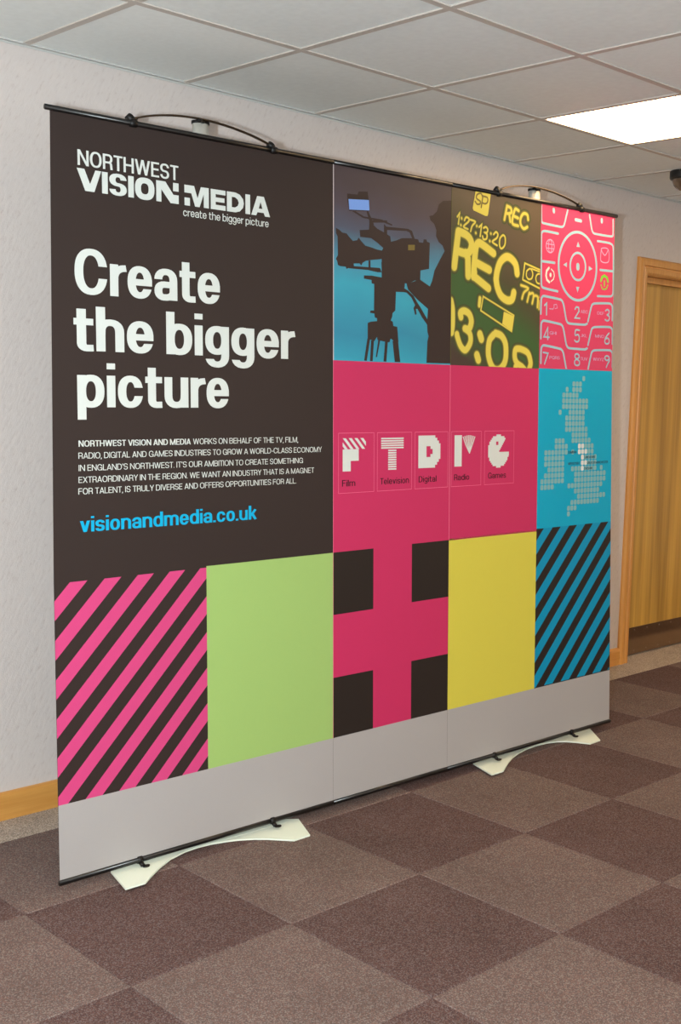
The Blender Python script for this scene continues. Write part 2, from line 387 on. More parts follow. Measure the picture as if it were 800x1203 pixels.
p1 = panel_box('graphic_panel', (-.0075, .006, S1-g, S1-g), 0, TOP, m_vinyl); p1['label'] = 'wide dark brown printed panel with white heading'
p2 = panel_box('graphic_panel', (S1+g, S1+g, S2-g, S2-g), 0, TOP, m_block); p2['label'] = 'narrow middle printed panel with camera operator picture'
p3 = panel_box('graphic_panel', (S2+g, S2+g, 2.5725, 2.544), 0, TOP, m_block); p3['label'] = 'wide right printed panel with yellow display, keypad and map'

def clip(poly, r):
    u0, v0, u1, v1 = r
    for ax, lim, sg in ((0, u0, 1), (0, u1, -1), (1, v0, 1), (1, v1, -1)):
        out = []; n = len(poly)
        for i in range(n):
            a, c = poly[i-1], poly[i]; ia = (a[ax]-lim)*sg >= 0; ic = (c[ax]-lim)*sg >= 0
            if ia != ic:
                t = (lim-a[ax])/(c[ax]-a[ax]); out.append((a[0]+(c[0]-a[0])*t, a[1]+(c[1]-a[1])*t))
            if ic: out.append(c)
        poly = out
        if len(poly) < 3: return []
    return poly
def union(v, f):
    # one clean triangulation of overlapping flat shapes, kept where an input triangle covers it
    if not f: return v, f
    cx = sum(q[0] for q in v)/len(v); cy = sum(q[1] for q in v)/len(v); sc = 50.0/max(1e-6, max(max(abs(q[0]-cx), abs(q[1]-cy)) for q in v))
    vv = [((q[0]-cx)*sc, (q[1]-cy)*sc) for q in v]; tri = []
    for p in f:
        for k in range(1, len(p)-1):
            a, b2, c = vv[p[0]], vv[p[k]], vv[p[k+1]]; ar = (b2[0]-a[0])*(c[1]-a[1])-(b2[1]-a[1])*(c[0]-a[0])
            if abs(ar) < 1e-5: continue
            tri.append((p[0], p[k], p[k+1]) if ar > 0 else (p[0], p[k+1], p[k]))
    ov, oe, of, iv, ie, ifc = delaunay_2d_cdt([Vector(q) for q in vv], [], [list(p) for p in tri], 0, 2e-4)
    A = np.array(vv)[np.array(tri)]; V = np.array([tuple(q) for q in ov]); F = np.array([tuple(p[:3]) for p in of]); out = []
    for p, c in zip(F, V[F].mean(1)):
        d = [(A[:, (k+1) % 3, 0]-A[:, k, 0])*(c[1]-A[:, k, 1])-(A[:, (k+1) % 3, 1]-A[:, k, 1])*(c[0]-A[:, k, 0]) for k in range(3)]
        if not np.any((d[0] >= -1e-7) & (d[1] >= -1e-7) & (d[2] >= -1e-7)): continue
        a, b2, e = V[p]
        ar = (b2[0]-a[0])*(e[1]-a[1])-(b2[1]-a[1])*(e[0]-a[0])
        if abs(ar) < 1e-7: continue
        out.append(tuple(int(k) for k in (p if ar > 0 else p[::-1])))
    return [(q[0]/sc+cx, q[1]/sc+cy) for q in V.tolist()], out
def outline(pts, wd, caps=False, capn=12):
    # quads along a polyline with mitred joints; round caps when asked
    p = [pts[0]]
    for q in pts[1:]:
        if math.hypot(q[0]-p[-1][0], q[1]-p[-1][1]) > 1e-6: p.append(q)
    if len(p) < 2: return []
    closed = math.hypot(p[0][0]-p[-1][0], p[0][1]-p[-1][1]) < 1e-5 and len(p) > 3
    n = len(p); dirs = []
    for a, c in zip(p[:-1], p[1:]):
        l = math.hypot(c[0]-a[0], c[1]-a[1]); dirs.append(((c[0]-a[0])/l, (c[1]-a[1])/l))
    L_, R_, ex = [], [], []
    for i in range(n):
        d0 = dirs[i-1] if i > 0 else (dirs[-1] if closed else dirs[0]); d1 = dirs[i] if i < n-1 else (dirs[0] if closed else dirs[-1])
        mx, my = d0[0]+d1[0], d0[1]+d1[1]; l = math.hypot(mx, my) or 1; mx /= l; my /= l
        cs = max(.45, mx*d1[0]+my*d1[1]); k = wd/2/cs; nx, ny = -my*k, mx*k
        L_.append((p[i][0]+nx, p[i][1]+ny)); R_.append((p[i][0]-nx, p[i][1]-ny))
        if caps and (d0[0]*d1[0]+d0[1]*d1[1]) < .55: ex.append(p[i])
    out = [[L_[i], R_[i], R_[i+1], L_[i+1]] for i in range(n-1)]
    if caps and not closed: ex += [p[0], p[-1]]
    for c in ex: out.append([(c[0]+wd/2*math.cos(2*math.pi*k/capn), c[1]+wd/2*math.sin(2*math.pi*k/capn)) for k in range(capn)])
    return out
class PR2:          # collects flat printed shapes on the panel
    def __init__(s, layer, rect=None): s.v = []; s.f = []; s.d = .0003*layer; s.rect = rect; s.raw = False
    def poly(s, pts, holes=()):
        pts = list(pts)
        if s.rect and not holes:
            pts = clip(pts, s.rect)
            if len(pts) < 3: return s
        loops = [pts] + [list(h) for h in holes]; n = len(s.v); flat = [q for l in loops for q in l]
        s.v += flat
        if len(flat) == 3: tris = [(0, 1, 2)]
        else: tris = tessellate_polygon([[Vector((q[0], q[1], 0)) for q in l] for l in loops])
        for t in tris:
            a, b2, c = [flat[k] for k in t]
            if (b2[0]-a[0])*(c[1]-a[1])-(b2[1]-a[1])*(c[0]-a[0]) < 0: t = (t[0], t[2], t[1])
            s.f.append(tuple(n+k for k in t))
        return s
    def rectp(s, u0, v0, u1, v1): return s.poly([(u0, v0), (u1, v0), (u1, v1), (u0, v1)])
    def disc(s, c, r, n=16, ry=None):
        ry = ry or r
        return s.poly([(c[0]+r*math.cos(2*math.pi*k/n), c[1]+ry*math.sin(2*math.pi*k/n)) for k in range(n)])
    def stroke(s, pts, wd, caps=True, smooth=True):
        if smooth and len(pts) > 3: pts = catmull(pts)
        for q in outline(pts, wd, caps): s.poly(q)
        return s
    def build(s, name, m, parent, label=None):
        v, f = union(s.v, s.f) if not s.raw else (s.v, s.f)
        o = make(name, [P(min(max(a, edge_l(q)+.0002), edge_r(q)-.0002), q, s.d) for a, q in v], f, m, parent)
        if label: o['label'] = label
        return o
def catmull(p, n=5):
    out = []
    P_ = [p[0]]+list(p)+[p[-1]]
    closed = math.hypot(p[0][0]-p[-1][0], p[0][1]-p[-1][1]) < 1e-4
    if closed: P_[0] = p[-2]; P_[-1] = p[1]
    for i in range(1, len(P_)-2):
        a, b2, c, d = P_[i-1], P_[i], P_[i+1], P_[i+2]
        # centripetal damping for very uneven spacing
        l = math.hypot(c[0]-b2[0], c[1]-b2[1])
        t1 = [(c[k]-a[k])/2 for k in (0, 1)]; t2 = [(d[k]-b2[k])/2 for k in (0, 1)]
        for t_ in (t1, t2):
            q = math.hypot(*t_)
            if q > l: t_[0] *= l/q; t_[1] *= l/q
        for k in range(n):
            t = k/n; h = (2*t**3-3*t**2+1, t**3-2*t**2+t, -2*t**3+3*t**2, t**3-t**2)
            out.append(tuple(h[0]*b2[j]+h[1]*t1[j]+h[2]*c[j]+h[3]*t2[j] for j in (0, 1)))
    out.append(tuple(p[-1])); return out

# --- lettering: a plain grotesque alphabet drawn as strokes, weight s, capitals 1 high, x-height .72
def arc(cx, cy, rx, ry, a0, a1, n=None, e=.86):
    n = n or max(4, int(abs(a1-a0)/14)); out = []
    for k in range(n+1):
        q = math.radians(a0+(a1-a0)*k/n); c, s_ = math.cos(q), math.sin(q)
        out.append((cx+rx*math.copysign(abs(c)**e, c), cy+ry*math.copysign(abs(s_)**e, s_)))
    return out
def glyph(ch, s):
    K = 1+(s-.1)*4; h = s/2; v = h/K; X = .72; S_ = []; W = .6; lo, hi = -.5, 1.2; k = s*.8
    g_ = 1.2*max(0, s-.13)          # heavier weights are wider
    def st(*p): S_.append((list(p), None))
    def cv(p, rule=None): S_.append((p, rule))
    def ex(a, b2):
        l = math.hypot(b2[0]-a[0], b2[1]-a[1]); dx, dy = (b2[0]-a[0])/l*k, (b2[1]-a[1])/l*k
        st((a[0]-dx, a[1]-dy), (b2[0]+dx, b2[1]+dy))
    o = .012
    if ch in 'COGQ':
        W = .72+g_; c = (W/2, .5); r = (W/2-h, .5-v+o)
        if ch in 'OQ': cv(arc(*c, *r, 0, 360, 40))
        if ch == 'C': cv(arc(*c, *r, 4, 356, 40), lambda x, y: None if x < W/2 else ((-9, .635, 9, 9) if y > .5 else (-9, -9, 9, .365)))
        if ch == 'G': cv(arc(*c, *r, 4, 322, 36), lambda x, y: None if x < W/2 or y < .5 else (-9, .655, 9, 9)); st((W-h, 0), (W-h, .5)); st((W, .5-v), (W*.52, .5-v))
        if ch == 'Q': st((W*.55, .28), (W*.98, -.02))
    elif ch == 'I': W = s; st((h, 0), (h, 1))
    elif ch in 'HN':
        W = (.66 if ch == 'H' else .68)+g_; st((h, 0), (h, 1)); st((W-h, 0), (W-h, 1))
        if ch == 'H': st((h, .5), (W-h, .5))
        else: ex((h*1.1, 1), (W-h*1.1, 0)); lo, hi = 0, 1
    elif ch in 'EFL':
        W = (.53 if ch != 'L' else .49)+g_*.8; st((h, 0), (h, 1))
        if ch in 'EF': st((0, 1-v), (W, 1-v)); st((h, .52), (W*.93, .52))
        if ch in 'EL': st((0, v), (W, v))
    elif ch == 'T': W = .56+g_; st((0, 1-v), (W, 1-v)); st((W/2, 0), (W/2, 1-v))
    elif ch == 'J': W = .5+g_; cv([(W-h, 1)]+arc(W/2, .25, W/2-h, .25-v+o, 0, -165))
    elif ch == 'D': W = .66+g_; st((h, 0), (h, 1)); cv([(h, 1-v)]+arc(W*.45, .5, W*.55-h, .5-v, 90, -90)+[(h, v)])
    elif ch in 'PRB':
        W = .60+g_; st((h, 0), (h, 1)); m = .46 if ch != 'B' else .53
        cv([(h, 1-v)]+arc(W*.55, (1-v+m)/2, W*.45-h, (1-v-m)/2, 90, -90)+[(h, m)])
        if ch == 'R': cv([(W*.45, m)]+arc(W*.55, m-.16, W*.42-h, .16, 90, 0)[1:]+[(W-h*.9, 0)])
        if ch == 'B': W += .03; cv([(h, m)]+arc(W*.55, (m+v)/2, W*.45-h, (m-v)/2, 90, -90)+[(h, v)])
    elif ch in 'Ss':
        W = (.59 if ch == 'S' else .50)+g_; T = 1 if ch == 'S' else X; qm = T/2; r = (T-2*v+2*o)/4; u = T-v+o-r; d = v-o+r
        def rule(x, y):
            if x > W*.6 and y > qm: return (-9, T*.70, 9, 9)
            if x < W*.4 and y < qm: return (-9, -9, 9, T*.30)
        cv(arc(W/2, u, W/2-h, r, 2, 88), rule); cv(arc(W/2, u, W/2-h, r, 84, 180)+arc(W/2, u, W/2-h, r, 195, 250)+[(W*.5, qm)]+arc(W/2, d, W/2-h, r, 70, 0)+arc(W/2, d, W/2-h, r, -10, -92)); cv(arc(W/2, d, W/2-h, r, -88, -178), rule)
    elif ch == 'U': W = .64+g_; cv([(h, 1)]+arc(W/2, .3, W/2-h, .3-v+o, 180, 360)+[(W-h, 1)])
    elif ch == 'A': W = .68+g_; lo, hi = 0, 1; ex((h*.95, 0), (W/2, 1)); ex((W-h*.95, 0), (W/2, 1)); st((W*.22, .28), (W*.78, .28))
    elif ch == 'V': W = .66+g_; lo, hi = 0, 1; ex((h*.95, 1), (W/2, 0)); ex((W-h*.95, 1), (W/2, 0))
    elif ch == 'W':
        W = .98+g_*1.6; lo, hi = 0, 1; a = h*.95
        for p, q in (((a, 1), (W*.27, 0)), ((W*.27, 0), (W*.5, 1)), ((W*.5, 1), (W*.73, 0)), ((W*.73, 0), (W-a, 1))): ex(p, q)
    elif ch == 'M': W = .82+g_*1.4; lo, hi = 0, 1; st((h, 0), (h, 1)); st((W-h, 0), (W-h, 1)); ex((h, 1), (W/2, 0.02)); ex((W-h, 1), (W/2, 0.02))
    elif ch == 'X': W = .64+g_; lo, hi = 0, 1; ex((h, 0), (W-h, 1)); ex((h, 1), (W-h, 0))
    elif ch == 'Y': W = .62+g_; lo, hi = 0, 1; st((W/2, 0), (W/2, .45)); ex((h*.9, 1), (W/2, .42)); ex((W-h*.9, 1), (W/2, .42))
    elif ch == 'Z': W = .55+g_; lo, hi = 0, 1; st((0, 1-v), (W, 1-v)); st((0, v), (W, v)); ex((h, v*.8), (W-h, 1-v*.8))
    elif ch == 'K': W = .64+g_; lo, hi = 0, 1; st((h, 0), (h, 1)); ex((h*1.6, .40), (W-h*1.4, 1)); ex((W*.42, .55), (W-h, 0))
    elif ch in 'il':
        W = s; st((h, 0), (h, X if ch == 'i' else 1))
        if ch == 'i': st((h, 1-2*v*.92), (h, 1))
    elif ch in 'oceg':
        W = .55+g_; c = (W/2, X/2); r = (W/2-h, X/2-v+o); b_ = X*.51
        if ch == 'o': cv(arc(*c, *r, 0, 360, 36))
        if ch == 'c': cv(arc(*c, *r, 4, 356, 36), lambda x, y: None if x < W/2 else ((-9, X*.635, 9, 9) if y > X/2 else (-9, -9, 9, X*.365)))
        if ch == 'e':
            b_ = X*.50; st((h, b_), (W-h*.5, b_)); st((W-h, b_-v), (W-h, b_+v)); cv(arc(*c, *r, 4, 180, 20)); cv(arc(*c, *r, 176, 356, 20), lambda x, y: None if x < W/2 else (-9, -9, 9, X*.30))
        if ch == 'g':
            cv(arc(W/2, X*.53, r[0], X*.47-v+o, 0, 360, 36)); cv([(W-h, X), (W-h, .05)]+arc(W/2, .02, W/2-h, .30-v, 0, -100)); cv(arc(W/2, .02, W/2-h, .30-v, -96, -178), lambda x, y: (-9, -9, 9, -.075))
    elif ch in 'bdpq':
        W = .57+g_; cv(arc(W/2, X/2, W/2-h, X/2-v+o, 0, 360, 36))
        xx = h if ch in 'bp' else W-h
        st((xx, 0 if ch in 'bd' else -.28), (xx, 1 if ch in 'bd' else X))
    elif ch == 'a':
        W = .53+g_; ra = X*.28; cv([(W-h, 0), (W-h, X-v+o-ra)]+arc(W/2, X-v+o-ra, W/2-h, ra, 0, 95)); cv(arc(W/2, X-v+o-ra, W/2-h, ra, 90, 178), lambda x, y: (-9, X*.66, 9, 9))
        rb = (X*.60-2*v+o)/2; cv([(W-h, X*.60-v), (W*.5, X*.60-v)]+arc(W*.42, X*.60-v-rb, W*.42-h, rb, 90, 270)+arc(W*.46, rb+v-o, W*.54-h, rb, 280, 345))
    elif ch in 'nhu':
        W = .56+g_; f = (lambda p: [(W-x, X-y) for x, y in p]) if ch == 'u' else (lambda p: p)
        cv(f([(h, X*.5)]+arc(W/2, X-v+o-.22, W/2-h, .22, 165, 0)+[(W-h, 0)])); cv(f([(h, 0), (h, 1 if ch == 'h' else X)]))
    elif ch == 'm':
        W = .86+g_*1.7; st((h, 0), (h, X)); w2 = (W+s)/2
        for x0 in (0, w2-s): cv([(x0+h, X*.5)]+arc(x0+w2/2, X-v+o-.20, w2/2-h, .20, 165, 0)+[(x0+w2-h, 0)])
    elif ch == 'r': W = .36+g_*.6; st((h, 0), (h, X)); cv([(h, X*.45)]+arc(W+.02, X-v-.24, W+.02-h, .24, 172, 92))
    elif ch == 't': W = .37+g_*.8; x = .07+h; lo = -.012; cv([(x, .93), (x, v+.10)]+arc(x+.13, v+.12-o, .13, .12, 188, 270)+[(W, v-o+.004)]); st((0, X-v), (W, X-v))
    elif ch == 'f': W = .34+g_*.6; x = .08+h; cv([(x, 0), (x, .8)]+arc(x+.13, .82, .13, .18-v, 180, 95)); st((0, X-v), (W, X-v))
    elif ch == 'v': W = .52+g_; lo, hi = 0, X; ex((h*.95, X), (W/2, 0)); ex((W-h*.95, X), (W/2, 0))
    elif ch == 'k': W = .54+g_; st((h, 0), (h, 1)); cv([(W-h*1.1, X), (h*1.7, X*.40)]); cv([(W*.42, X*.58), (W-h, 0)])
    elif ch == '.': W = s; st((h, 0), (h, 2*v*.95))
    elif ch == ',': W = s; st((h, 2*v*.95), (h, 0)); st((h*1.1, .05), (h*.4, -.16))
    elif ch == '’': W = s; st((h, 1), (h, 1-s)); st((h*1.1, .9), (h*.5, .74))
    elif ch == '-': W = .30; st((0, .40), (W, .40))
    elif ch == ' ': return [], [], .26
    sp = .085 - .030*max(0, min(1, (s-.13)/.12))
    V_, f = [], []
    for p, rule in S_:
        for q in outline([(x, y*K) for x, y in p], s):
            q = [(x, y/K) for x, y in q]
            rr_ = rule(sum(a[0] for a in q)/len(q), sum(a[1] for a in q)/len(q)) if rule else None
            if rr_: q = clip(q, rr_)
            if len(q) > 2: q = clip(q, (-9, lo, 9, hi))
            if len(q) > 2: n = len(V_); V_ += q; f.append(list(range(n, n+len(q))))
    V_, f = union(V_, f)
    tight = {'A': -.03, 'T': -.02, 'V': -.03, 'Y': -.03, 'r': -.03, 'L': -.02}.get(ch, 0)
    return V_, f, W+sp+tight
_g = {}
def text(pr, txt, u0, u1, vb, cap, s=.13):
    x = 0; V, F = [], []
    for ch in txt:
        if (ch, s) not in _g: _g[(ch, s)] = glyph(ch, s)
        v, f, adv = _g[(ch, s)]; n = len(V); V += [(a+x, b2) for a, b2 in v]; F += [tuple(n+k for k in p) for p in f]; x += adv
    a = min(q[0] for q in V); c = max(q[0] for q in V); sx = (u1-u0)/(c-a); n = len(pr.v)
    pr.v += [(u0+(q[0]-a)*sx, vb+q[1]*cap) for q in V]; pr.f += [tuple(n+k for k in p) for p in F]; pr.raw = True
    return pr
hd = PR2(1); B1 = .215
text(hd, 'Create', .071, .555, 1.611, .121, B1); text(hd, 'the bigger', .065, .847, 1.458, .121, B1); text(hd, 'picture', .073, .585, 1.305, .121, B1)
hd.build('heading_lettering', m_white, p1, 'large white heading reading Create the bigger picture')
lg = PR2(1)
text(lg, 'NORTHWEST', .086, .411, 1.952, .041, .150)
# heavy VISION MEDIA logo, drawn letter by letter; the N and M have cut-off squares
def L(pts, holes=()): lg.poly(pts, holes)
v0, v1 = 1.886, 1.944; h_ = v1-v0
def ring(uc, rx, irx, iry):
    e = lambda r, q: [(uc+r*math.copysign(abs(math.cos(2*math.pi*k/40))**.8, math.cos(2*math.pi*k/40)), (v0+v1)/2+q*math.copysign(abs(math.sin(2*math.pi*k/40))**.8, math.sin(2*math.pi*k/40))) for k in range(40)]
    L(e(rx, h_/2+.0015), [e(irx, iry)])
def q_(u, pts): return [(u+a, v0+b2*h_) for a, b2 in pts]
L(q_(.083, [(0, 1), (.023, 1), (.040, .34), (.057, 1), (.075, 1), (.053, 0), (.025, 0)]))
L(q_(.160, [(0, 0), (.018, 0), (.018, 1), (0, 1)]))
text(lg, 'S', .183, .238, v0, h_, .27)
L(q_(.243, [(0, 0), (.018, 0), (.018, 1), (0, 1)]))
ring(.297, .032, .0125, .0150)
L(q_(.335, [(0, 0), (.017, 0), (.017, .60), (.048, 0), (.076, 0), (.076, .42), (.058, .42), (.031, 1), (0, 1)]))
L(q_(.392, [(0, .60), (.019, .60), (.019, 1), (0, 1)]))
L(q_(.431, [(0, 0), (.019, 0), (.019, .38), (0, .38)]))
L(q_(.431, [(0, .62), (0, 1), (.034, 1), (.046, .42), (.058, 1), (.086, 1), (.086, 0), (.068, 0), (.068, .66), (.053, 0), (.037, 0), (.024, .62)]))
L(q_(.524, [(0, 0), (.054, 0), (.054, .24), (.018, .24), (.018, .39), (.050, .39), (.050, .61), (.018, .61), (.018, .77), (.054, .77), (.054, 1), (0, 1)]))
L(q_(.583, [(0, 0), (.032, 0), (.048, .08), (.060, .28), (.063, .5), (.060, .72), (.048, .92), (.032, 1), (0, 1)]), [q_(.583, [(.018, .24), (.030, .24), (.040, .34), (.044, .5), (.040, .66), (.030, .76), (.018, .76)])])
L(q_(.652, [(0, 0), (.018, 0), (.018, 1), (0, 1)]))
L(q_(.674, [(0, 0), (.019, 0), (.024, .17), (.048, .17), (.053, 0), (.073, 0), (.049, 1), (.023, 1)]), [q_(.674, [(.029, .37), (.043, .37), (.036, .72)])])
lg.raw = False; lg.build('logo_lettering', m_white, p1, 'white two line logo lettering')
tg = PR2(1); text(tg, 'create the bigger picture', .426, .741, 1.855, .0220, .115); tg.build('tagline_lettering', m_white, p1)
bt = PR2(1)
text(bt, 'NORTHWEST VISION AND MEDIA', .074, .445, 1.1975, .0168, .170)
text(bt, 'WORKS ON BEHALF OF THE TV, FILM,', .453, .857, 1.1975, .0168, .108)
text(bt, 'RADIO, DIGITAL AND GAMES INDUSTRIES TO GROW A WORLD-CLASS ECONOMY', .073, .957, 1.1645, .0168, .108)
text(bt, 'IN ENGLAND’S NORTHWEST. IT’S OUR AMBITION TO CREATE SOMETHING', .073, .877, 1.131, .0168, .108)
text(bt, 'EXTRAORDINARY IN THE REGION. WE WANT AN INDUSTRY THAT IS A MAGNET', .072, .924, 1.0985, .0168, .108)
text(bt, 'FOR TALENT, IS TRULY DIVERSE AND OFFERS OPPORTUNITIES FOR ALL.', .071, .849, 1.067, .0168, .108)
bt.build('body_lettering', m_white, p1, 'small white paragraph of capitals')
ur = PR2(1); text(ur, 'visionandmedia.co.uk', .074, .689, .963, .0425, .195); ur.build('web_address_lettering', m_urlcyan, p1, 'cyan web address lettering')

# --- colour blocks
R1, R2, R3 = .2130, .8330, 1.4600
C1 = .4970
PR2(1).poly([(-.0085, 0), (S1-g, 0), (S1-g, R1), (-.0085, R1)]).build('grey_footer', m_grey, p1)
PR2(1).rectp(S1+g, 0, S2-g, R1).build('grey_footer', m_grey, p2)
PR2(1).poly([(S2+g, 0), (2.575, 0), (2.575, R1), (S2+g, R1)]).build('grey_footer', m_grey, p3)
st = PR2(1, (-.0085, R1, C1, .8285))
for k in range(-7, 13):     # 45 degree stripes
    a = .7343 - .1086*k; st.poly([(-.3, a-.3), (.8, a+.8), (.8, a+.0543+.8), (-.3, a+.0543-.3)])
st.build('striped_block', m_pinkstripe, p1, 'diagonal pink stripes')
PR2(1).rectp(C1, R1, S1-g, R2).build('colour_block', m_green, p1, 'lime green square')
PR2(1).poly([(S1+g, R1), (S2-g, R1), (S2-g, R3), (S1+g, R3)]).build('colour_block', m_pink, p2, 'magenta block')
PR2(1).rectp(S2+g, R2, SC, R3).build('colour_block', m_pink, p3, 'magenta block')
PR2(1).rectp(S2+g, R1, SC, R2+.006).build('colour_block', m_yellow, p3, 'yellow square')
PR2(1).poly([(SC, R2+.009), (2.567, R2+.009), (2.5465, R3+.002), (SC, R3+.002)]).build('colour_block', m_cyan, p3, 'cyan square with the map')
for a, c in (((S1+g, .6265), (1.1895, .8335)), ((1.3755, .6295), (S2-g, .8350)), ((S1+g, R1), (1.1895, .4160)), ((1.3755, R1), (S2-g, .4205))):
    PR2(2).rectp(a[0], a[1], c[0], c[1]).build('black_square', m_block, p2)
bs = PR2(1, (SC, R1+.003, 2.567, R2+.009))
for k in range(-9, 12):
    a = -1.3254 - .1068*k; bs.poly([(1.9, a+1.9), (2.7, a+2.7), (2.7, a+.0545+2.7), (1.9, a+.0545+1.9)])
o = bs.build('striped_block', m_cyanstripe, p3, 'diagonal blue stripes')
PR2(3).rectp(S1-.0012, R3, S1+.0022, TOP-.001).build('panel_edge', m_seam, p2)
PR2(3).rectp(S1-.0006, R1, S1+.0010, R3).build('panel_edge', m_outline, p2)
PR2(3).rectp(S2-.0012, R2, S2+.0010, R3).build('panel_edge', m_outline, p2)
PR2(3).rectp(S2-.0010, R3, S2+.0010, TOP-.01).build('panel_edge', m_glow[1], p2)

# --- five icons
def frame_(u0, v0_, u1, v1_, t=.0012):
    bx = PR2(2)
    for r in ((u0, v0_, u1, v0_+t), (u0, v1_-t, u1, v1_), (u0, v0_, u0+t, v1_), (u1-t, v0_, u1, v1_)): bx.rectp(*r)
    bx.build('icon_frame', m_outline, p2 if u0 < S2 else p3)
for a, c in ((1.029, 1.191), (1.2055, 1.372), (1.387, 1.557), (1.5745, 1.7365), (1.755, 1.924)): frame_(a, 1.026, c, 1.2245)
ic = PR2(2, (1.048, 1.171, 1.153, 1.207))
for k in range(6):
    a = 1.022 + .0262*k; ic.poly([(a, 1.2072), (a+.0135, 1.2072), (a+.049, 1.1708), (a+.0355, 1.1708)])
ic.rect = None
def icon(lab): 
    global ic
    ic.build('icon_letter', m_white, p2 if ic.v[0][0] < S2 else p3, lab); ic = PR2(2)
ic.poly([(1.048, 1.098), (1.084, 1.098), (1.084, 1.132), (1.120, 1.132), (1.120, 1.1705), (1.048, 1.1705)])
icon('white letter F with a striped top')
for k in range(5): ic.rectp(1.224, 1.1695+.0079*k, 1.332, 1.1745+.0079*k)
for k in range(9): ic.rectp(1.2575, 1.0970+.0079*k, 1.2965, 1.1022+.0079*k)
icon('white letter T drawn in horizontal bars')
ic.poly([(1.405, 1.098), (1.490, 1.098), (1.490, 1.108), (1.500, 1.108), (1.500, 1.118), (1.509, 1.118), (1.509, 1.128), (1.517, 1.128), (1.517, 1.183), (1.509, 1.183), (1.509, 1.193), (1.500, 1.193), (1.500, 1.203), (1.490, 1.203), (1.490, 1.2115), (1.405, 1.2115)],
        [[(1.446, 1.136), (1.466, 1.136), (1.466, 1.146), (1.477, 1.146), (1.477, 1.164), (1.466, 1.164), (1.466, 1.174), (1.446, 1.174)]])
icon('white pixelated letter D')
ic.rectp(1.591, 1.098, 1.630, 1.2105)
pv = (1.672, 1.143)
for k in range(8):
    t = k/7; top = (1.637+.064*t, 1.205+.005*math.sin(math.pi*t)); mid = (1.650+.040*t, 1.176+.004*t)
    ic.poly([(top[0]-.0026, top[1]), (top[0]+.0026, top[1]), (mid[0]+.0020, mid[1]), (pv[0]+.0012, pv[1]), (pv[0]-.0012, pv[1]), (mid[0]-.0020, mid[1])][::-1])
icon('white lowercase r with a fan of lines')
cg = (1.834, 1.149); rx, ry = .0585, .0605; px = .0065
for r in range(-9, 10):
    vv = cg[1]+r*px; hw = rx*math.sqrt(max(0, 1-((r*px)/ry)**2)); hw = round(hw/px)*px
    if hw < px: continue
    segs = [(-hw, hw)]
    y_ = r*px
    if 0 <= y_ < ry: segs = [(-hw, min(hw, (y_/.043)*.034+.004))]      # mouth wedge
    if abs(y_-.030) < .008: segs = [(segs[0][0], -.014), (-.001, segs[0][1])]
    if abs(y_) < px*.6: segs = [(-hw, .004)]
    if -px*2.5 < y_ < -px*.5: segs = [(-hw, .060)]
    for a, c in segs:
        if c > a: ic.rectp(cg[0]+a, vv-px/2, cg[0]+c, vv+px/2)
icon('white pixelated round letter G')
for t_, a, c in (('Film', 1.045, 1.105), ('Television', 1.220, 1.359), ('Digital', 1.407, 1.498), ('Radio', 1.590, 1.672), ('Games', 1.776, 1.879)):
    lb = PR2(2); text(lb, t_, a, c, 1.0485, .0215, .150); lb.build('icon_caption', m_ink, p2 if a < S2 else p3, 'dark caption reading ' + t_)

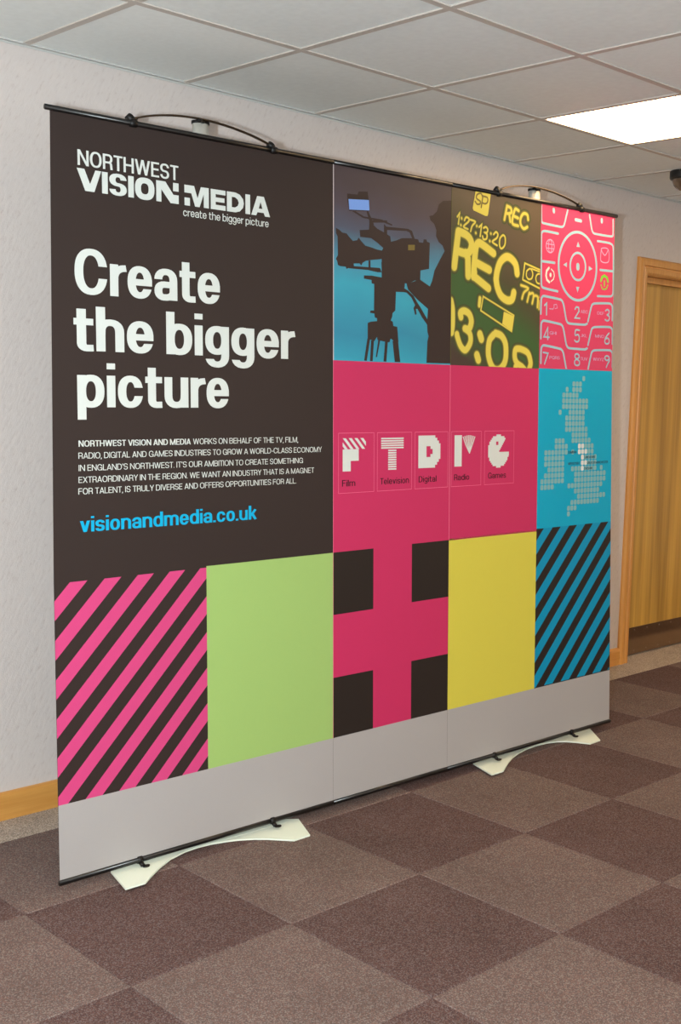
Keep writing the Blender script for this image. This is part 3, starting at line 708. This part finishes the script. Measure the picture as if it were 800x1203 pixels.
# --- traced artwork (banner coordinates in metres)
S = {"lens":[[1.0174,1.8827],[1.0343,1.8771],[1.0444,1.8707],[1.0649,1.8693],[1.0738,1.8613],[1.0924,1.8482],[1.1111,1.8525],[1.118,1.8617],[1.1292,1.8517],[1.1482,1.8385],[1.1765,1.8351],[1.2015,1.8308],[1.2267,1.8295],[1.2268,1.8025],[1.2146,1.7999],[1.1802,1.7949],[1.1504,1.7893],[1.1364,1.7821],[1.1294,1.7724],[1.1224,1.7784],[1.096,1.7761],[1.0974,1.7637],[1.0739,1.7598],[1.0637,1.756],[1.0602,1.7627],[1.0357,1.7626],[1.0262,1.7658],[1.0235,1.7774],[1.0175,1.7843],[1.0262,1.7974],[1.0248,1.8564],[1.0181,1.8656]],"body":[[1.2231,1.8277],[1.2303,1.8385],[1.2014,1.8536],[1.1742,1.8652],[1.125,1.8644],[1.1221,1.8861],[1.1642,1.8919],[1.1655,1.9107],[1.1797,1.9122],[1.2012,1.8993],[1.2336,1.8899],[1.2628,1.88],[1.2666,1.8625],[1.2886,1.8682],[1.3182,1.8793],[1.3632,1.8837],[1.3974,1.8829],[1.4013,1.8739],[1.4221,1.8737],[1.4243,1.8855],[1.4382,1.8869],[1.4414,1.8793],[1.4554,1.8769],[1.4524,1.7876],[1.4099,1.7788],[1.4087,1.7444],[1.2236,1.7306]],"head":[[1.2218,1.7906],[1.4081,1.8064],[1.4086,1.7526],[1.3986,1.7503],[1.3493,1.7282],[1.3342,1.7298],[1.3328,1.7166],[1.3232,1.6992],[1.2912,1.6981],[1.2886,1.6356],[1.2753,1.6255],[1.2739,1.614],[1.2667,1.6006],[1.277,1.5975],[1.2793,1.5831],[1.2979,1.5814],[1.301,1.5606],[1.3042,1.5294],[1.2848,1.5312],[1.267,1.5409],[1.2612,1.5276],[1.2355,1.5292],[1.205,1.5331],[1.2028,1.5433],[1.1899,1.5283],[1.1598,1.5363],[1.1597,1.5873],[1.1739,1.5921],[1.2026,1.5957],[1.2025,1.6049],[1.1924,1.6069],[1.1902,1.6196],[1.1702,1.621],[1.1723,1.6288],[1.188,1.6297],[1.1891,1.7166],[1.1769,1.7182],[1.1769,1.7289],[1.1415,1.7308],[1.1422,1.7414],[1.179,1.7433],[1.225,1.7407]],"leg1":[[1.1584,1.5362],[1.1712,1.5358],[1.1558,1.4625],[1.1438,1.4632]],"leg2":[[1.1756,1.5308],[1.1885,1.5298],[1.183,1.4623],[1.1708,1.4624]],"leg3":[[1.2086,1.5332],[1.2173,1.5315],[1.2031,1.4763],[1.1973,1.4761]],"leg4":[[1.2406,1.5294],[1.2538,1.5299],[1.2469,1.4621],[1.2337,1.4628]],"leg5":[[1.2759,1.5334],[1.3027,1.5319],[1.3136,1.4625],[1.2867,1.4628]],"panbar":[[1.2985,1.709],[1.3231,1.7159],[1.3495,1.7063],[1.3762,1.6907],[1.3955,1.6682],[1.411,1.6533],[1.4464,1.6127],[1.4489,1.5915],[1.4191,1.6192],[1.3957,1.6471],[1.388,1.6466],[1.392,1.6284],[1.3844,1.6263],[1.3765,1.6486],[1.3841,1.6596],[1.3648,1.6847],[1.342,1.6989],[1.3157,1.6998]],"rod":[[1.0739,1.7668],[1.159,1.7698],[1.2162,1.7714],[1.2234,1.7577],[1.2054,1.7563],[1.159,1.7602],[1.0739,1.7588]],"rod2":[[1.1625,1.7913],[1.1717,1.7921],[1.1718,1.7648],[1.1626,1.764]],"screenframe":[[1.0667,1.9965],[1.1128,1.9987],[1.1176,2.0092],[1.1581,2.0137],[1.1624,1.9882],[1.1668,1.9521],[1.075,1.9427],[1.0667,1.9792]],"screen":[[1.0722,1.9799],[1.1631,1.9873],[1.1661,1.954],[1.0757,1.9467]],"arm1":[[1.0887,1.9432],[1.1025,1.9448],[1.1408,1.9321],[1.2226,1.931],[1.2735,1.9196],[1.2699,1.9156],[1.219,1.9245],[1.1373,1.9267]],"arm2":[[1.1527,1.9505],[1.1612,1.9504],[1.174,1.9317],[1.1868,1.9119],[1.1798,1.892],[1.1656,1.8956],[1.1655,1.9207]],"arm3":[[1.169,1.9236],[1.2479,1.9306],[1.248,1.9235],[1.1691,1.9151]],"handle":[[1.2335,1.9179],[1.2444,1.9099],[1.3479,1.9134],[1.3668,1.9086],[1.3799,1.8838],[1.3693,1.8812],[1.3555,1.9022],[1.3404,1.9054],[1.259,1.9001],[1.2481,1.899],[1.2482,1.8837],[1.2336,1.8873]],"person":[[1.5687,2.034],[1.5207,2.0272],[1.4995,2.0125],[1.4895,1.9875],[1.4701,1.9721],[1.4522,1.9675],[1.4585,1.9534],[1.4766,1.9437],[1.4879,1.9236],[1.4865,1.9022],[1.5009,1.8834],[1.5201,1.8735],[1.5307,1.8557],[1.5032,1.8185],[1.4799,1.7845],[1.4685,1.7489],[1.4569,1.7281],[1.4063,1.7482],[1.3418,1.7277],[1.3494,1.7099],[1.3954,1.6788],[1.4483,1.6502],[1.4441,1.6019],[1.4468,1.5699],[1.4524,1.5568],[1.4463,1.5378],[1.4424,1.4641],[1.5718,1.4651]],"yel":[[1.3483,1.8599],[1.3808,1.863],[1.3802,1.8446],[1.3484,1.8417]],"SPbox":[[1.69,2.0812],[1.7736,2.0816],[1.7599,2.0081],[1.7553,2.0011],[1.7446,2.0003],[1.6798,2.0129],[1.6758,2.0202]],"batt":[[1.8569,1.6639],[1.9108,1.6507],[1.8991,1.5972],[1.8458,1.6193]],"yel_strokes":[[[[1.5807,1.8053],[1.6009,1.9308]],50],[[[1.6009,1.9308],[1.6386,1.9239],[1.6616,1.9112],[1.6718,1.8906],[1.6623,1.866],[1.6395,1.8574],[1.5973,1.8622]],50],[[[1.6395,1.8596],[1.6528,1.8414],[1.655,1.779]],50],[[[1.7929,1.8712],[1.7147,1.9012],[1.695,1.8841],[1.6834,1.779]],50],[[[1.7025,1.8283],[1.7701,1.8099]],50],[[[1.6877,1.7988],[1.688,1.7792],[1.7665,1.7434]],50],[[[1.9283,1.8091],[1.919,1.8421],[1.8903,1.8621],[1.8622,1.8641],[1.8313,1.8436],[1.8133,1.8067],[1.8083,1.7753]],50],[[[1.8082,1.7818],[1.8157,1.7513],[1.837,1.7217],[1.8722,1.7069],[1.9003,1.7124],[1.9105,1.7378]],50],[[[1.5689,1.5752],[1.573,1.6055],[1.5724,1.657],[1.5643,1.6864]],46],[[[1.6185,1.6316],[1.6164,1.6466],[1.6358,1.6542],[1.6622,1.6448],[1.6745,1.6194],[1.663,1.5926],[1.64,1.5915]],44],[[[1.64,1.5915],[1.6666,1.5753],[1.6703,1.5449],[1.6444,1.5155],[1.618,1.5297],[1.5994,1.5636],[1.598,1.57]],40],[[[1.7219,1.5756],[1.7302,1.5583]],50],[[[1.7063,1.5001],[1.7146,1.4827]],50],[[[1.7981,1.5768],[1.7745,1.5535],[1.7706,1.5],[1.7967,1.4561],[1.835,1.4526],[1.8659,1.4851],[1.8669,1.5438],[1.8432,1.5743],[1.8083,1.5831]],45],[[[1.9541,1.5312],[1.9254,1.5279],[1.9203,1.5004],[1.9336,1.478],[1.9701,1.4607],[2.0037,1.4292],[1.9859,1.4057],[1.9275,1.4276],[1.9267,1.4641]],42],[[[1.9541,1.5312],[1.9981,1.5167],[2.0151,1.4803],[2.0067,1.457]],42],[[[1.7198,1.7051],[1.7162,1.6777]],24],[[[1.7379,1.712],[1.9122,1.6535],[1.9006,1.5941],[1.7252,1.6607],[1.7379,1.712]],9],[[[1.8556,1.6602],[1.9088,1.6429],[1.8954,1.6015],[1.8493,1.6195],[1.8556,1.6602]],5],[[[2.0722,1.8319],[1.9726,1.8511],[1.9617,1.7904]],10],[[[1.9617,1.789],[2.0738,1.7614]],10],[[[1.9842,1.8202],[1.9831,1.8042],[1.9957,1.7938],[2.0139,1.7974],[2.0208,1.814],[2.0131,1.8294],[2.0021,1.833],[1.9877,1.825],[1.9842,1.8202]],9],[[[2.013,1.8339],[2.0723,1.8249]],8],[[[2.0734,1.7812],[2.0473,1.7839],[2.0395,1.8017],[2.0503,1.8163],[2.0725,1.818]],9],[[[1.9521,1.7678],[1.9942,1.7595],[1.9699,1.7419],[1.9589,1.7184]],14],[[[1.9902,1.709],[2.0019,1.744]],14],[[[1.9991,1.737],[2.0224,1.7431],[2.0271,1.7297],[2.0196,1.704]],14],[[[2.0264,1.7296],[2.0388,1.7351],[2.0538,1.7291],[2.0516,1.6921]],14],[[[2.0645,1.716],[2.0622,1.6858]],14],[[[2.0671,1.7323],[2.0664,1.73]],14],[[[1.8513,1.9984],[1.8656,2.05]],17],[[[1.8656,2.0491],[1.8867,2.0444],[1.8905,2.0293],[1.8731,2.0229],[1.8605,2.0237]],17],[[[1.8787,2.0213],[1.8849,1.9954]],17],[[[1.9328,2.0399],[1.9114,2.0428],[1.8962,1.9921],[1.9304,1.9846]],17],[[[1.9049,2.0176],[1.9298,2.0127]],17],[[[1.9887,2.0133],[1.9832,2.0307],[1.9615,2.0328],[1.9454,2.0153],[1.9445,1.9928],[1.9627,1.9776],[1.9842,1.9857]],17],[[[1.5951,1.9812],[1.6065,1.9944],[1.6006,1.9563]],11],[[[1.617,1.9785],[1.6177,1.9773]],13],[[[1.6135,1.9543],[1.6142,1.9531]],13],[[[1.6327,1.9725],[1.6409,1.9841],[1.656,1.9815],[1.6542,1.9706],[1.6284,1.9507],[1.6513,1.9437]],11],[[[1.6639,1.9781],[1.6903,1.9736],[1.6741,1.9576],[1.6658,1.9374]],11],[[[1.6985,1.9602],[1.6992,1.959]],13],[[[1.6936,1.9351],[1.6942,1.9338]],13],[[[1.7118,1.9573],[1.725,1.9673],[1.7177,1.9253]],11],[[[1.7359,1.9567],[1.7493,1.9612],[1.7588,1.9535],[1.7543,1.9421],[1.7429,1.9409],[1.7551,1.9356],[1.7526,1.9201],[1.7365,1.9163],[1.731,1.9267]],11],[[[1.776,1.9412],[1.7767,1.94]],13],[[[1.7704,1.9139],[1.7711,1.9127]],13],[[[1.7917,1.9393],[1.8052,1.9494],[1.8157,1.9417],[1.809,1.9278],[1.7853,1.9123],[1.8116,1.9016]],11],[[[1.8399,1.9397],[1.8276,1.9274],[1.8253,1.9051],[1.8338,1.8926],[1.8476,1.8983],[1.8571,1.9125],[1.8566,1.9347],[1.8482,1.9418],[1.8399,1.9397]],11]],"sp":[[[[1.7288,2.0653],[1.7186,2.077],[1.6987,2.0703],[1.6956,2.057],[1.7157,2.0486],[1.7145,2.0398],[1.6993,2.0367],[1.6879,2.0453]],10,"sp"],[[[1.7214,2.0276],[1.73,2.0698]],10,"sp"],[[[1.73,2.0689],[1.7542,2.0662],[1.7558,2.0512],[1.7425,2.0431],[1.7264,2.0451]],10,"sp"]],"tri":[[[2.3,1.9628],[2.2903,1.9412],[2.3131,1.9425]],[[2.3023,1.7644],[2.292,1.7865],[2.3128,1.7867]],[[2.2079,1.8651],[2.2305,1.8764],[2.2311,1.8572]],[[2.3977,1.8642],[2.3733,1.8739],[2.3725,1.8538]]],"keys":[[[[2.0667,2.0774],[2.0694,2.0201],[2.0767,2.011],[2.192,2.0079],[2.2053,2.0125],[2.2117,2.0233],[2.2305,2.0762]],16,"w"],[[[2.3722,2.0736],[2.3879,2.0213],[2.3975,2.0076],[2.4133,2.0038],[2.5183,2.0042],[2.5329,2.0107],[2.5315,2.0722]],16,"w"],[[[2.1425,2.069],[2.1441,2.0603]],26,"w"],[[[2.4545,2.0639],[2.4547,2.0555]],26,"w"],[[[2.2825,2.0452],[2.3171,2.044]],24,"w"],[[[2.1727,1.9804],[2.0936,1.982],[2.0743,1.9769],[2.0694,1.9624],[2.0736,1.7849],[2.0825,1.7687],[2.175,1.7606]],17,"w"],[[[2.0717,1.8673],[2.153,1.8678]],18,"w"],[[[2.4285,1.9768],[2.5083,1.9765],[2.5306,1.9701],[2.5369,1.9558],[2.5413,1.785],[2.5337,1.7673],[2.5154,1.7635],[2.4354,1.7595]],16,"w"],[[[2.45,1.8646],[2.5385,1.8658]],18,"w"],[[[2.4246,1.8713],[2.4237,1.8502],[2.4197,1.8296],[2.4127,1.8099],[2.4028,1.7916],[2.3904,1.7753],[2.3757,1.7613],[2.3592,1.75],[2.3413,1.7417],[2.3225,1.7365],[2.3031,1.7345],[2.2838,1.7359],[2.265,1.7404],[2.2471,1.748],[2.2306,1.7585],[2.2159,1.7715],[2.2032,1.7869],[2.1929,1.8041],[2.1853,1.8227],[2.1804,1.8424],[2.1784,1.8627],[2.1793,1.883],[2.1832,1.903],[2.1898,1.9221],[2.1991,1.9399],[2.2109,1.9559],[2.2249,1.9699],[2.2407,1.9814],[2.258,1.9901],[2.2765,1.9959],[2.2956,1.9985],[2.3148,1.998],[2.3339,1.9941],[2.3521,1.9871],[2.3692,1.9771],[2.3846,1.9643],[2.3979,1.949],[2.4089,1.9316],[2.4171,1.9125],[2.4224,1.8922],[2.4246,1.8713]],20,"w"],[[[2.3516,1.8676],[2.3513,1.8593],[2.3496,1.8511],[2.3468,1.8433],[2.3429,1.836],[2.338,1.8295],[2.3321,1.8239],[2.3255,1.8194],[2.3183,1.816],[2.3108,1.8138],[2.303,1.813],[2.2952,1.8134],[2.2875,1.8151],[2.2802,1.8181],[2.2735,1.8223],[2.2674,1.8274],[2.2622,1.8336],[2.258,1.8405],[2.2548,1.848],[2.2528,1.856],[2.252,1.8641],[2.2524,1.8724],[2.2539,1.8804],[2.2567,1.8881],[2.2605,1.8953],[2.2654,1.9018],[2.2711,1.9074],[2.2776,1.9119],[2.2847,1.9154],[2.2922,1.9176],[2.2999,1.9186],[2.3077,1.9183],[2.3154,1.9167],[2.3228,1.9138],[2.3296,1.9097],[2.3357,1.9046],[2.3411,1.8985],[2.3454,1.8915],[2.3487,1.8839],[2.3508,1.8759],[2.3516,1.8676]],17,"w"],[[[2.3013,1.87],[2.3016,1.8597]],38,"w"],[[[2.1494,1.9294],[2.1487,1.9229],[2.1463,1.9168],[2.1425,1.9115],[2.1374,1.9074],[2.1314,1.9047],[2.125,1.9037],[2.1185,1.9043],[2.1124,1.9066],[2.1072,1.9104],[2.1031,1.9154],[2.1005,1.9213],[2.0995,1.9277],[2.1002,1.9342],[2.1025,1.9402],[2.1063,1.9455],[2.1114,1.9496],[2.1173,1.9523],[2.1237,1.9534],[2.1302,1.9528],[2.1363,1.9505],[2.1416,1.9467],[2.1457,1.9417],[2.1484,1.9358],[2.1494,1.9294]],7,"l"],[[[2.1349,1.9289],[2.1345,1.9214],[2.1332,1.9146],[2.131,1.9092],[2.1282,1.9057],[2.125,1.9045],[2.1217,1.9055],[2.1187,1.9089],[2.1162,1.9141],[2.1146,1.9208],[2.1139,1.9282],[2.1142,1.9356],[2.1155,1.9424],[2.1177,1.9478],[2.1205,1.9513],[2.1238,1.9526],[2.127,1.9515],[2.13,1.9482],[2.1325,1.943],[2.1342,1.9363],[2.1349,1.9289]],6,"l"],[[[2.1013,1.9356],[2.1486,1.9353]],6,"l"],[[[2.1016,1.9196],[2.149,1.92]],6,"l"],[[[2.4547,1.9461],[2.4539,1.9008],[2.5049,1.9018],[2.5018,1.9504],[2.4546,1.949],[2.4793,1.925],[2.5019,1.9483]],7,"l"],[[[2.1185,1.8455],[2.1051,1.8336],[2.1016,1.8152],[2.1078,1.7995],[2.1225,1.7918]],18,"g"],[[[2.1331,1.8419],[2.1485,1.833],[2.1529,1.8192],[2.1473,1.8045],[2.1323,1.7953]],9,"g"],[[[2.129,1.8221],[2.1291,1.8173]],22,"g"],[[[2.4565,1.8215],[2.4632,1.8369],[2.4798,1.8437],[2.4982,1.8374],[2.5046,1.8217]],20,"n"],[[[2.457,1.8055],[2.4669,1.7905],[2.4816,1.7885],[2.496,1.7938],[2.5036,1.808]],10,"n"],[[[2.4798,1.8211],[2.4803,1.8042]],14,"n"],[[[2.0731,1.6691],[2.0739,1.7207],[2.0801,1.7332],[2.093,1.7372],[2.1926,1.7303],[2.2048,1.725],[2.2133,1.7132],[2.2318,1.6566],[2.2423,1.644],[2.2595,1.6407],[2.3534,1.6413],[2.3688,1.6463]],17,"w"],[[[2.3742,1.6558],[2.3938,1.7117],[2.402,1.724],[2.4219,1.7294],[2.5163,1.7353],[2.5327,1.7307],[2.539,1.7204],[2.5393,1.6687]],17,"w"],[[[2.0754,1.5756],[2.0761,1.6274],[2.0823,1.6398],[2.0953,1.6437],[2.1951,1.6354],[2.2074,1.6298],[2.2158,1.6179],[2.2344,1.5609],[2.245,1.548],[2.2622,1.5445],[2.3563,1.5438],[2.3718,1.5486]],17,"w"],[[[2.3771,1.5623],[2.3967,1.6181],[2.4049,1.6303],[2.4249,1.6355],[2.5195,1.6402],[2.5359,1.6354],[2.5422,1.6249],[2.5425,1.5731]],17,"w"],[[[2.0776,1.4817],[2.0783,1.5336],[2.0845,1.546],[2.0975,1.5498],[2.1976,1.5401],[2.2099,1.5343],[2.2184,1.5222],[2.237,1.4647],[2.2405,1.4615]],17,"w"],[[[2.38,1.465],[2.3996,1.5258],[2.4078,1.538],[2.4278,1.543],[2.5226,1.5464],[2.5391,1.5413],[2.5454,1.5307],[2.5457,1.4787]],17,"w"],[[[2.0952,1.7019],[2.1081,1.7108],[2.1078,1.6671]],12,"w"],[[[2.118,1.5734],[2.1169,1.618],[2.0935,1.5825],[2.1264,1.5819]],12,"w"],[[[2.0916,1.5228],[2.1213,1.5205],[2.1005,1.4791]],12,"w"],[[[2.2875,1.6991],[2.2956,1.7079],[2.3109,1.7067],[2.3141,1.6923],[2.2885,1.6647],[2.3191,1.6646]],12,"w"],[[[2.3191,1.6174],[2.2947,1.6175],[2.2918,1.5974],[2.3091,1.6002],[2.3184,1.5902],[2.3147,1.5754],[2.2995,1.5718],[2.2889,1.5772]],12,"w"],[[[2.3049,1.5038],[2.2928,1.5118],[2.2953,1.5215],[2.3078,1.524],[2.3184,1.5189],[2.3187,1.5105],[2.3049,1.5038],[2.2912,1.495],[2.2937,1.4825],[2.3077,1.4787],[2.3215,1.4833],[2.3212,1.4959],[2.3049,1.5038]],12,"w"],[[[2.4916,1.7047],[2.5039,1.7097],[2.5158,1.7053],[2.514,1.6932],[2.5032,1.6883],[2.5181,1.6826],[2.517,1.6697],[2.504,1.6643],[2.4906,1.6683]],12,"w"],[[[2.5189,1.6152],[2.5023,1.6024],[2.4917,1.5891],[2.4922,1.5762],[2.5055,1.5716],[2.5194,1.5765],[2.5189,1.5902],[2.5062,1.5948],[2.4932,1.5891]],12,"w"],[[[2.5216,1.5105],[2.5092,1.5045],[2.4958,1.5097],[2.4941,1.5183],[2.5071,1.523],[2.5213,1.5183],[2.524,1.5041],[2.5134,1.4908],[2.5043,1.4767]],12,"w"],[[[2.127,1.6908],[2.1455,1.6911]],6,"l"],[[[2.1469,1.6896],[2.1546,1.6994],[2.153,1.7075],[2.1696,1.7105],[2.1747,1.6965],[2.1601,1.6936]],5,"l"]],"keylab":[["ABC",[[2.3252,1.693],[2.3717,1.6914]]],["GHI",[[2.1292,1.5991],[2.1718,1.5994]]],["JKL",[[2.3266,1.5989],[2.3689,1.5974]]],["PQRS",[[2.1303,1.5053],[2.1945,1.5045]]],["TUV",[[2.3279,1.5066],[2.3745,1.5059]]],["WXYZ",[[2.413,1.5071],[2.4871,1.5073]]],["MNO",[[2.4245,1.5999],[2.4855,1.6004]]],["DEF",[[2.436,1.6922],[2.4825,1.6931]]]]}
RA = (S1+.002, R3, S2-.001, TOP); RB = (S2+.001, R3, SC-.002, TOP-.001)
PR2(1).rectp(*RA).build('sky_picture', m_sky, p2, 'picture of dusk blue sky')
sl = PR2(2, RA)
for k in ('lens', 'body', 'head', 'leg1', 'leg2', 'leg3', 'leg4', 'leg5', 'panbar', 'rod', 'rod2', 'screenframe', 'arm1', 'arm2', 'arm3', 'handle', 'person'): sl.poly(S[k])
sl.build('operator_silhouette', m_sil, p2, 'dark silhouette of a camera on a tripod and its operator in a cap')
PR2(3, RA).poly(S['screen']).build('monitor_screen', m_screen, p2)
PR2(3, RA).poly(S['yel']).build('camera_badge', m_spink, p2)
PR2(1).rectp(S2+g, R3, SC-.0005, TOP-.0005).build('display_picture', m_osd, p3, 'dark green picture of a video recorder display')
sharp = lambda p: len(p) == 5 and math.dist(p[0], p[-1]) < 1e-4
for n_, (m, ex) in enumerate(zip(m_glow, (.024, .013, .005))):
    gl = PR2(2+n_*.5, RB)
    for pts, wd in S['yel_strokes']: gl.stroke(pts, wd*.00388/6.957 + ex*(1 if wd > 12 else .5), smooth=not sharp(pts))
    gl.build('display_glow', m, p3)
yl = PR2(4, RB)
for pts, wd in S['yel_strokes']: yl.stroke(pts, wd*.00388/6.957, smooth=not sharp(pts))
yl.poly(S['SPbox']); yl.poly(S['batt']); yl.build('display_characters', m_osdy, p3, 'glowing yellow REC counter and battery marks')
sp = PR2(5, RB)
for pts, wd, n_ in S['sp']: sp.stroke(pts, wd*.0045/6.957)
sp.build('display_badge_letters', m_spink, p3)
RC = (SC+.0015, R3+.004, 2.5445, TOP-.001)
PR2(2).poly([(SC, R3+.002), (2.5465, R3+.002), (2.544, TOP-.0005), (SC, TOP-.0005)]).build('keypad_picture', m_coral, p3, 'coral pink phone keypad picture')
kk = {c: PR2(3, RC) for c in 'wlgn'}
for pts, wd, c in S['keys']: kk[c].stroke(pts, wd*.0043/8, smooth=len(pts) > 6)
for t_ in S['tri']: kk['w'].poly(t_)
for t_, (a, c) in S['keylab']: text(kk['l'], t_, a[0], c[0], (a[1]+c[1])/2-.006, .012, .12)
o = kk['w'].build('key_outlines', m_key, p3, 'pale blue key outlines and digits'); o['kind'] = 'stuff'; kk['l'].raw = False; o = kk['l'].build('key_symbols', m_keyl, p3); o['kind'] = 'stuff'; kk['g'].build('call_symbol', m_white, p3); kk['n'].build('hangup_symbol', m_keyn, p3)

# --- dot map
md = PR2(2); mw = PR2(3)
rows = {0: [(12, 12)], 1: [(9, 11)], 2: [(7, 7), (9, 11)], 3: [(6, 10)], 4: [(6, 13)], 5: [(6, 13)], 6: [(5, 5), (8, 12)], 7: [(7, 12)], 8: [(7, 12)], 9: [(7, 13)], 10: [(9, 13)], 11: [(4, 6), (9, 14)],
        12: [(4, 7), (11, 15)], 13: [(1, 7), (9, 9), (11, 15)], 14: [(1, 6), (12, 16)], 15: [(1, 6), (12, 16)], 16: [(2, 6), (9, 16), (18, 18)], 17: [(1, 6), (10, 19)], 18: [(0, 6), (10, 19)], 19: [(0, 3), (8, 18)],
        20: [(10, 17)], 21: [(11, 19)], 22: [(9, 17)], 23: [(8, 10)], 24: [(8, 8)]}
white = {(12, 11), (12, 12), (13, 11), (13, 12), (13, 13), (14, 12), (15, 12), (15, 13), (16, 12)}
def rr(u, v, a, b2, r):
    out = []
    for cx, cy, s0 in ((a-r, b2-r, 0), (-a+r, b2-r, 90), (-a+r, -b2+r, 180), (a-r, -b2+r, 270)):
        for k in range(4): q = math.radians(s0+30*k); out.append((u+cx+r*math.cos(q), v+cy+r*math.sin(q)))
    return out
for r, segs in rows.items():
    for a, c in segs:
        for k in range(a, c+1):
            u, v = 2.0958+.0215*k, 1.4281-.02245*r
            mm = mw if (r, k) in white else md; mm.raw = True; mm.poly(rr(u, v, .0092, .0098, .0055))
o = md.build('map_dots', m_dot, p3, 'pale dots forming a map'); o['kind'] = 'stuff'; o = mw.build('highlighted_dots', m_white, p3, 'white dots in the north west of the map'); o['kind'] = 'stuff'
ml = PR2(4)
for t_, a, c, v in (('CUMBRIA', 2.2588, 2.3138, 1.1353), ('LANCASHIRE', 2.3665, 2.4399, 1.113), ('MERSEYSIDE', 2.2601, 2.3358, 1.0902), ('GREATER MANCHESTER', 2.3836, 2.5279, 1.0902), ('CHESHIRE', 2.3655, 2.4233, 1.0679)):
    text(ml, t_, a, c, v-.0050, .0100, .18)
o = ml.build('map_captions', m_maplab, p3, 'tiny dark region names'); o['kind'] = 'stuff'

# --- rails
RV, BV = 2.0885, -.006
for a, c in ((-.008, S1-.001), (S1+.001, S2-.001), (S2+.001, 2.557)):
    MB().tube([P(a, RV, 0), P(c, RV, 0)], .0070, 16, ry=.0075).build('top_rail', m_rail, root, True)
for a, c in ((-.010, S1-.001), (S1+.001, S2-.001), (S2+.001, 2.580)):
    MB().tube([P(a, BV, 0), P(c, BV, 0)], .0065, 16, ry=.0080).build('bottom_rail', m_rail, root, True)
# --- supports: pole, cap, bow, clips, foot
def support(uc, foot, clips, tag_):
    D = -.045
    pts = [P(uc+.012, -.02, D), P(uc+.012, 2.136, D)]
    MB().tube(pts, .019, 24, ry=.026, upd=EX.copy()).build('pole', m_pole, root, True)
    cap = MB(); cap.tube([P(uc+.012, 2.135, D), P(uc+.012, 2.139, D), P(uc+.012, 2.143, D)], .020, 20, ry=.030, upd=EX.copy())
    cap.tube([P(uc+.010, 2.138, D+.015), P(uc-.010, 2.139, -.018), P(uc-.022, 2.133, -.004)], .007, 10, ry=.005)
    cap.build('pole_cap', m_clip, root, True)
    bow = []
    for k in range(-16, 17):
        t = k/16; bow.append(P(uc+.245*t, 2.1015+.043*(1-t*t)**.9, -.004-.020*(1-t*t)))
    MB().tube(bow, .0080, 10, ry=.0030).build('top_bow', m_bow, root, True)
    for sgn in (-1, 1):
        u = uc+sgn*.250
        c = MB(); c.tube([P(u-.011, RV, 0), P(u+.011, RV, 0)], .0105, 14, ry=.0110); c.tube([P(u-.010, RV+.006, -.004), P(u-.001*sgn, RV+.017, -.005)], .014, 14, ry=.011, upd=NV.copy())
        c.tube([P(u, RV+.012, -.004), P(u-.016*sgn, RV+.0155, -.006)], .007, 10, ry=.0055); c.build('clip', m_clip, root, True)
    # foot plate lying on the carpet, slightly arched
    F = [Vector((x, y)) for x, y in foot]; cx = (F[0].x+F[-2].x)/2
    arc = [tuple(q) for q in F]
    def zz(x): t = min(1, abs(x-cx)/.37); return .0015+.006*(1-t*t)
    # resample outline edges so that the plate can bend
    ol = []
    for i in range(len(arc)):
        a, c2 = arc[i], arc[(i+1) % len(arc)]; n = max(1, int(math.dist(a, c2)/.03))
        for k in range(n): ol.append((a[0]+(c2[0]-a[0])*k/n, a[1]+(c2[1]-a[1])*k/n))
    tr = tessellate_polygon([[Vector((q[0], q[1], 0)) for q in ol]]); n = len(ol); th = .005
    V = [Vector((q[0], q[1], zz(q[0])+th))-ROOT for q in ol] + [Vector((q[0], q[1], zz(q[0])))-ROOT for q in ol]
    fc = []
    for t in tr:
        a, b2, c2 = [ol[k] for k in t]
        if (b2[0]-a[0])*(c2[1]-a[1])-(b2[1]-a[1])*(c2[0]-a[0]) < 0: t = (t[0], t[2], t[1])
        fc.append(tuple(t)); fc.append((t[2]+n, t[1]+n, t[0]+n))
    area = sum(ol[i][0]*ol[(i+1) % n][1]-ol[(i+1) % n][0]*ol[i][1] for i in range(n))
    for i in range(n):
        j = (i+1) % n; fc.append((i, i+n, j+n, j) if area > 0 else (i, j, j+n, i+n))
    ft = make('foot', V, fc, m_foot, root); ft['label'] = tag_
    for uu in clips:      # little black hooks that hold the bottom rail to the foot
        c = MB(); c.tube([P(uu-.008, BV, 0), P(uu+.008, BV, 0)], .0095, 12, ry=.0105)
        a = P(uu, BV-.006, .004); c.tube([a, a+Vector((.001, -.007, -.004)), a+Vector((.002, -.011, -.008))], .008, 10, ry=.006)
        c.tube([a+Vector((.012, -.012, -.0125)), a+Vector((.012, -.012, -.009))], .012, 14, ry=.008); c.build('rail_hook', m_clip, root, True)
    # screw plate joining pole and foot
    bse = P(uc+.012, 0, D)
    MB().box((bse.x-.026, bse.y+.012, .008), (bse.x+.026, bse.y+.036, .018)).build('pole_socket', m_clip, root, bevel=.002)
support(.510, [(.695, -.726), (.761, -.728), (.800, -.700), (.848, -.668), (.915, -.632), (.984, -.611), (1.035, -.606), (1.080, -.608), (1.130, -.618), (1.172, -.635), (1.212, -.660), (1.245, -.688), (1.272, -.718), (1.300, -.749), (1.366, -.749), (1.430, -.622), (1.387, -.590), (1.33, -.553), (.800, -.550), (.728, -.600)], (.250, .745), 'white arched foot plate under the dark panel')
support(2.068, [(2.265, -.750), (2.332, -.752), (2.380, -.725), (2.433, -.697), (2.495, -.668), (2.564, -.645), (2.640, -.628), (2.71, -.622), (2.770, -.628), (2.812, -.642), (2.845, -.665), (2.869, -.697), (2.896, -.747), (2.971, -.744), (3.074, -.624), (3.044, -.601), (2.98, -.568), (2.39, -.575), (2.312, -.622)], (1.829, 2.312), 'white arched foot plate under the right panel')
